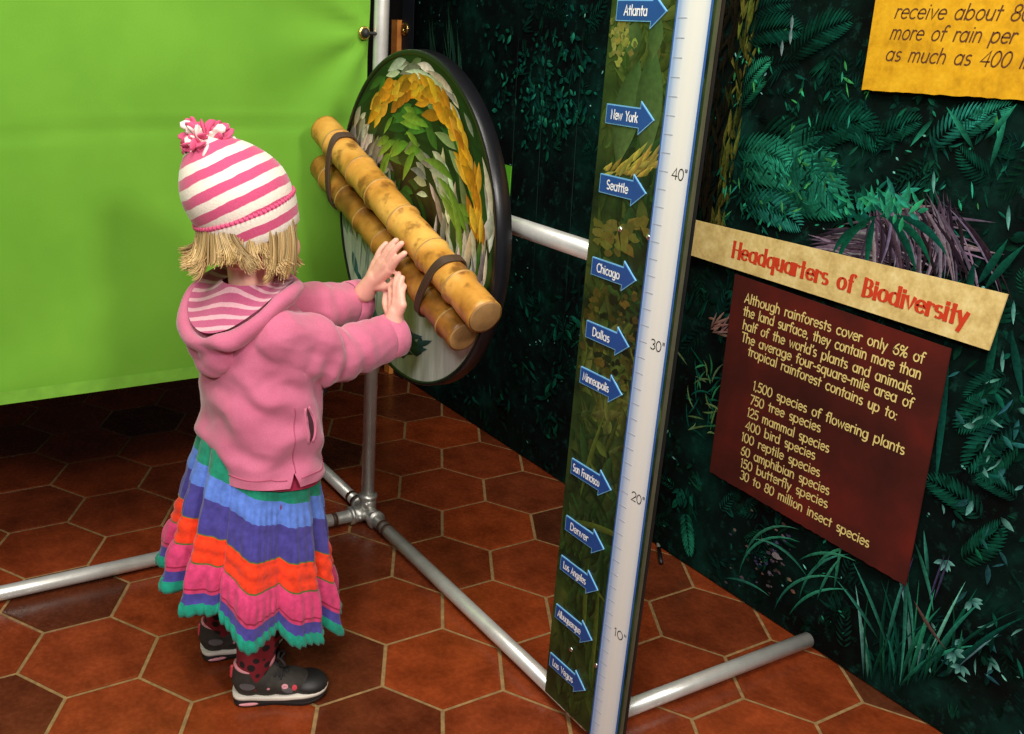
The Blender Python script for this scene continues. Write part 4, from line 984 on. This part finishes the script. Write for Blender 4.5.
# hoodie
def wr(p, n_):
    """soft cloth folds"""
    d = .0040 * noise.noise(p * 11) + .0018 * noise.noise(p * 27)
    k = V((p.x * 9, p.y * 9, p.z * 15)); d += .0062 * (.28 - abs(noise.noise(k + V((0, 0, 3.3))))) + .0030 * (.25 - abs(noise.noise(k * 2.1)))
    q = p - G0
    for c, ax, fr_, am, rad in FOLDS:
        v = p - c; r = v.length
        if r < rad * 2.2: d += am * math.sin(v.dot(ax) * fr_ + 2.0 * noise.noise(p * 16)) * math.exp(-(r / rad) ** 2)
    return p + n_ * d
FOLDS = [(EL, (WR - EL).normalized(), 135, .0062, .066), (SR.lerp(EL, .55) - ZV * .02, (EL - SR).normalized() * .8 + ZV * .5, 105, .0066, .066), (LB_(.02, .09, .64), V((.2, .5, .8)), 95, .0075, .065),
         (LB_(-.06, .05, .55), V((.3, .3, .9)), 80, .0060, .09), (LB_(.03, .1, .50), V((-.4, -.2, .8)), 85, .0055, .075), (LB_(-.08, -.03, .50), V((0, .3, .9)), 80, .0055, .08), (WR.lerp(EL, .25), (WR - EL).normalized(), 190, .003, .04), (EL2, (WR2 - EL2).normalized(), 150, .003, .06)]
b = MB()
b.loft([ringL(.420, .116, .103, tilt=-.06), ringL(.44, .118, .105, tilt=-.06), ringL(.50, .117, .103, tilt=-.04), ringL(.56, .114, .099), ringL(.62, .112, .094), ringL(.68, .106, .085), ringL(.715, .097, .074), ringL(.745, .076, .060), ringL(.768, .056, .050)])
b.capsule(SR, .047, SR.lerp(EL, .5), .052); b.ell(LB_(.0, .045, .715), (.055, .055, .045)); b.capsule(SR.lerp(EL, .5), .056, EL, .047); b.capsule(EL, .047, EL.lerp(WR, .6), .043)
dW = (WR - EL).normalized(); b.tube([EL.lerp(WR, .5), WR, WR + dW * .010], [.043, .0385, .0385], 28)
b.capsule(SL, .047, SL.lerp(EL2, .5), .052); b.ell(LB_(.0, -.045, .715), (.055, .055, .045)); b.capsule(SL.lerp(EL2, .5), .054, EL2, .047); b.capsule(EL2, .047, EL2.lerp(WR2, .6), .042)
dW2 = (WR2 - EL2).normalized(); b.tube([EL2.lerp(WR2, .5), WR2, WR2 + dW2 * .006], [.042, .0385, .0385], 28)
slit = ong(297, 478, .105); 
def notch(c):
    v = c - V((0, 0, 0)); q = LB_(.018, .12, .0)
    dz = c.z - .43; along = (c - q).dot(FT); side_ = (c - q).dot(RT)
    return side_ > -.03 and 0 < dz < .045 and abs(along) < .0185 * (1 - dz / .046)
hoodie = b.voxel('hoodie', .0042, 6, fn=wr, mats=pinkj, parent=person)
def cut(o, planes, near=None):
    base = V(o['_b']); bm = bmesh.new(); bm.from_mesh(o.data)
    for co, no in planes:
        fs = [f for f in bm.faces if near is None or near(f.calc_center_median() + base)]
        es = {e for f in fs for e in f.edges}; vs = {v for f in fs for v in f.verts}
        bmesh.ops.bisect_plane(bm, geom=list(vs) + list(es) + fs, plane_co=co - base, plane_no=no)
    dead = [f for f in bm.faces if (near is None or near(f.calc_center_median() + base)) and all((f.calc_center_median() + base - co).dot(no) < 0 for co, no in planes)]
    bmesh.ops.delete(bm, geom=dead, context='FACES'); bm.to_mesh(o.data); bm.free()
cut(hoodie, [(LB_(0, 0, .4535), (ZV + FT * .06).normalized())], lambda p: p.z < .50)
ap = LB_(.003, .12, .480)
cut(hoodie, [(ap, (FT * .034 + ZV * .0125).normalized()), (ap, (-FT * .034 + ZV * .0125).normalized())], lambda p: p.z < .50 and (p - G0).dot(RT) > .05)
hv = bvh_of(hoodie)
def skin_to(p, off=.0012):
    q, n_, i, d = hv.find_nearest(p); 
    return q + n_ * off, n_
# hem band, cuffs
hemm = mat('pink_hem', (.57, .145, .245), .9, var=.1, scale=60, bump=.2, sheen=.3)
seam = mat('pink_seam', (.40, .075, .14), .9, var=.1)
def seamline(nm, pts, r=.0011, m=seam):
    P_ = [skin_to(p, .0004)[0] for p in pts]; return MB().tube(P_, r, 6).obj(nm, m, hoodie)
seamline('hem_stitch', [LB_(.118 * math.sin(w), .13 * math.cos(w), .472 - .06 * .1 * math.sin(w)) for w in np.linspace(.12, 2 * PI - .12, 90)], .0009)
seamline('side_seam', [LB_(.003 + .01 * (z - .45), .13, z) for z in np.linspace(.484, .60, 20)], .0009)
for W_, D_, nm in ((WR, dW, 'cuff'), (WR2, dW2, 'cuff')):
    u = D_.cross(ZV).normalized(); v = D_.cross(u); R0 = .0385
    ringp = lambda t, r: [W_ + D_ * t + (u * math.cos(2 * PI * k / 36) + v * math.sin(2 * PI * k / 36)) * r for k in range(36)]
    MB().loft([ringp(-.020, R0 + .001), ringp(-.018, R0 + .0035), ringp(-.004, R0 + .0035), ringp(.010, R0 + .004), ringp(.013, R0 + .002), ringp(.011, R0 - .004), ringp(-.010, R0 - .008)], cap=False).obj(nm, hemm, hoodie)
# pocket slit with welt
a, b2 = LB_(.030, .11, .592), LB_(.036, .11, .528)
pa = [skin_to(a.lerp(b2, i / 14) + FT * .004 * math.sin(PI * i / 14), .0006) for i in range(15)]
m = MB(); vs = []
for i, (p, n_) in enumerate(pa):
    t = n_.cross(ZV).normalized(); h = .0052 * math.sin(PI * i / 14) ** .7; vs += [p + t * h, p - t * h]
m.add(vs, [(2 * i, 2 * i + 1, 2 * i + 3, 2 * i + 2) for i in range(14)]); m.obj('pocket', mat('pocket_shadow', (.05, .01, .018), .9), hoodie)
for s in (-1, 1):
    seamline('pocket_welt', [p + (n_.cross(ZV).normalized()) * s * (.0045 + .006 * math.sin(PI * i / 14)) for i, (p, n_) in enumerate(pa)], .0022, hemm)
# hood lying open on the back
rim_l = [(.056, .034, .782), (.038, .060, .780), (.0, .080, .768), (-.045, .084, .742), (-.088, .066, .714), (-.114, .026, .702), (-.116, -.026, .714), (-.094, -.068, .746), (-.05, -.080, .778), (.0, -.078, .794), (.040, -.058, .794), (.056, -.03, .787)]
rim = catmull([LB_(*q) for q in rim_l], 7, True)
b = MB(); nr = len(rim)
for i in range(nr): b.capsule(rim[i], .0125, rim[(i + 1) % nr], .0125, 12); b.capsule(rim[i] - ZV * .004, .012, rim[i].lerp(LB_(-.06, 0, .70), .42) - ZV * .012, .016, 10)
for f_, r_, z_, s in ((-.078, .0, .680, (.062, .030, .036)), (-.088, .026, .682, (.038, .026, .034)), (-.092, -.022, .688, (.040, .024, .034)), (-.090, .006, .664, (.040, .022, .028))):
    b.ell(LB_(f_, r_, z_), s, Matrix((RT, FT, ZV)).transposed())
FOLDS = [(LB_(-.1, .06, .70), V((.5, -.3, .8)), 95, .005, .06)]
hood = b.voxel('hood', .004, 6, fn=wr, mats=pinkj, parent=hoodie)
lin = MB(); rows = []
cn = LB_(-.016, 0, .765)
for j in range(9):
    t = j / 8; row = []
    for i in range(nr):
        p = rim[i]; q = V((cn.x + (p.x - cn.x) * .40, cn.y + (p.y - cn.y) * .40, .786)); e = p.lerp(q, t)
        row.append(e + ZV * (.0105 * (1 - t) + .004 - .006 * math.sin(PI * t)) - (p - cn).normalized() * .006 * (1 - t))
    rows.append(row)
lin.loft(rows, cap=False)
lin.obj('hood_lining', stripe_mat('lining_stripes', tuple((FT * .80 - RT * .55 + ZV * .35).normalized()), .0195, (.74, .40, .46), (.50, .10, .21), .62, .0), hood)
# toggle of the jacket front and shirt below its hem
tg = ong(322, 388, -.03); MB().ell(tg, (.010, .010, .017)).obj('toggle', mat('black_toggle', (.006, .006, .006), .5), hoodie)
sm = MB(); sm.loft([ringL(z, a, c, tilt=-.16) for z, a, c in ((.445, .1115, .0985), (.462, .1105, .0975), (.50, .108, .095))], cap=False)
sm.obj('shirt', mat('crimson_shirt', (.33, .014, .055), .85), person)

# shoes
def shoe(h_, t_, nm, lab):
    d = (t_ - h_); L = d.length + .012; d.normalize(); s = V((d.y, -d.x, 0)); h_ = h_ - d * .006
    M = Matrix((d, -s, ZV)).transposed()
    P_ = lambda f_, r_, z_: h_ + d * (f_ * L) + s * r_ + ZV * (z_ if z_ < .026 else .026 + (z_ - .026) * 1.2)
    outl = [(0.0, 0.0), (.015, .018), (.08, .028), (.25, .028), (.42, .027), (.58, .032), (.74, .036), (.87, .031), (.96, .018), (1.0, 0.0)]
    o2 = catmull([V((f_, r_, 0)) for f_, r_ in outl], 5); o2 = o2 + [V((p.x, -p.y * .92, 0)) for p in reversed(o2[1:-1])]
    def ring(k, z, wav=0., up=0.): return [P_(.5 + (p.x - .5) * k, p.y * (k if k > .9 else k), z + up * max(0, p.x - .7) ** 2 * 9 * .012 + wav * math.sin(p.x * 9.5 + .6)) for p in o2]
    blk = mat('shoe_black_rubber', (.010, .009, .009), .6, var=.2); cream = mat('shoe_cream', (.62, .56, .48), .55, var=.08); up_ = mat('shoe_nubuck', (.030, .025, .019), .8, var=.3, scale=70, bump=.2)
    toe = mat('shoe_toe', (.012, .011, .011), .55); pink = mat('shoe_pink', (.62, .25, .28), .6); grey = mat('shoe_grey', (.10, .095, .10), .5); red = mat('shoe_red', (.55, .05, .07), .5)
    b = MB(); b.ell(P_(.17, 0, .040), (.030, .030, .032), M); b.ell(P_(.36, 0, .038), (.044, .031, .030), M); b.ell(P_(.58, 0, .034), (.045, .033, .024), M); b.ell(P_(.80, 0, .028), (.034, .033, .020), M)
    b.tube([P_(.17, 0, .040), P_(.175, 0, .056), P_(.18, 0, .071)], [.033, .0315, .0295], 28); b.ell(P_(.30, 0, .046), (.035, .030, .026), M); b.ell(P_(.40, 0, .058), (.022, .020, .014), M)
    u = b.voxel(nm, .0028, 4, mats=up_, parent=person); tag(u, lab)
    MB().loft([ring(.95, .0005, 0, 1), ring(.99, .003, 0, 1), ring(1.015, .013, .002, .8), ring(.97, .017, .002, .8)]).obj('sole', blk, u)
    MB().loft([ring(.985, .0135, .0032, .6), ring(1.02, .0150, .0032, .6), ring(1.022, .0200, .0032, .7), ring(.97, .0215, .0025, .7)]).obj('midsole', cream, u)
    MB().loft([ring(.99, .0045, 0, .8), ring(1.012, .0055, 0, .8), ring(1.012, .0085, 0, .8), ring(.99, .0095, 0, .8)]).obj('outsole_line', blk, u)
    MB().ell(P_(.80, 0, .029), (.0365, .0345, .0195), M).obj('toe_cap', toe, u)
    col = [P_(.18 + .150 * math.cos(w), .0265 * math.sin(w), .0685 + .003 * math.cos(w) ** 2) for w in np.linspace(0, 2 * PI, 40)]
    MB().tube(col, .0034, 10, cap=False).obj('collar', pink, u)
    tongue = MB(); tongue.ell(P_(.385, 0, .075), (.010, .017, .017), Matrix.Rotation(-.5, 3, s) @ M); tongue.obj('tongue', pink, u)
    MB().capsule(P_(-.005, 0, .05), .005, P_(.0, 0, .066), .004).obj('heel_tab', red, u)
    m = MB()
    for k, f_ in enumerate((.44, .50, .56, .62)):
        z = .064 - .007 * k * .9; m.tube(catmull([P_(f_, -.021, z - .010), P_(f_ + .02, 0, z + .004), P_(f_, .021, z - .010)], 5), .0028, 8); m.tube(catmull([P_(f_ + .05, -.019, z - .011), P_(f_, 0, z + .005), P_(f_ + .05, .019, z - .012)], 5), .0026, 8)
    for q in (-1, 1): m.tube(catmull([P_(.47, 0, .072), P_(.50, .012 * q, .082), P_(.55, .020 * q, .074), P_(.50, .010 * q, .068)], 6), .0026, 8)
    m.obj('laces', mat('shoe_lace', (.012, .011, .011), .8), u)
    bv = bvh_of(u)
    def patch(nm2, f_, z_, a, c, mt, side=1, rot=0.):
        p0 = P_(f_, .05 * side, z_); q, n_, i_, d_ = bv.find_nearest(p0); t = n_.cross(ZV).normalized(); w = t.cross(n_)
        vs = [q + n_ * .0008] + [(lambda x: bv.find_nearest(x)[0] + n_ * .0011)(q + t * (a * math.cos(g) * math.cos(rot) - c * math.sin(g) * math.sin(rot)) + w * (a * math.cos(g) * math.sin(rot) + c * math.sin(g) * math.cos(rot))) for g in np.linspace(0, 2 * PI, 17)[:-1]]
        MB().add(vs, [(0, 1 + i, 1 + (i + 1) % 16) for i in range(16)]).obj(nm2, mt, u)
    for sd in (1, -1):
        patch('heel_panel', .14, .046, .016, .008, grey, sd, .15); patch('side_panel', .56, .036, .012, .007, grey, sd, .5); patch('flower_badge', .53, .050, .006, .005, pink, sd); patch('lace_loop', .66, .042, .005, .006, red, sd)
        patch('dot_badge', .38, .040, .003, .0025, pink, sd); patch('toe_panel', .80, .044, .010, .007, grey, sd)
        p = P_(.16, .0285 * sd, .008); MB().ell(p, (.018, .003, .0035), M).obj('sole_window', pink, u)
    return u
shoe(hn, tn, 'shoe', 'near dark hiking shoe with cream midsole'); shoe(hf, tf, 'shoe', 'far dark hiking shoe partly behind the skirt')

# ================================================================== LIGHT
def area(nm, loc, target, size, power, col=(1, 1, 1), sy=None):
    l = bpy.data.lights.new(nm, 'AREA'); l.energy = power; l.color = col; l.size = size
    if sy: l.shape = 'RECTANGLE'; l.size_y = sy
    o = bpy.data.objects.new(nm, l); COL.objects.link(o); o.location = loc
    o.rotation_euler = (V(target) - V(loc)).to_track_quat('-Z', 'Y').to_euler(); return o
area('key_light', (2.7, -2.0, 2.4), (.2, -.2, .7), .5, 50, (1, .96, .91))
area('ceiling_light', (1.5, -1.0, 3.1), (.5, -.2, 0), 1.3, 72, (1, .94, .84))
area('side_light', (3.0, -.32, 2.15), (.2, -.15, .7), .35, 38, (1, .95, .88))
w = bpy.data.worlds.new('world'); w.use_nodes = True; w.node_tree.nodes['Background'].inputs[0].default_value = (.9, .95, 1, 1); w.node_tree.nodes['Background'].inputs[1].default_value = .05
SC.world = w
SC.view_settings.view_transform = 'Standard'
SC.view_settings.look = 'None'
SC.view_settings.exposure = 0
for o in bpy.data.objects:
    if '_b' in o: del o['_b']
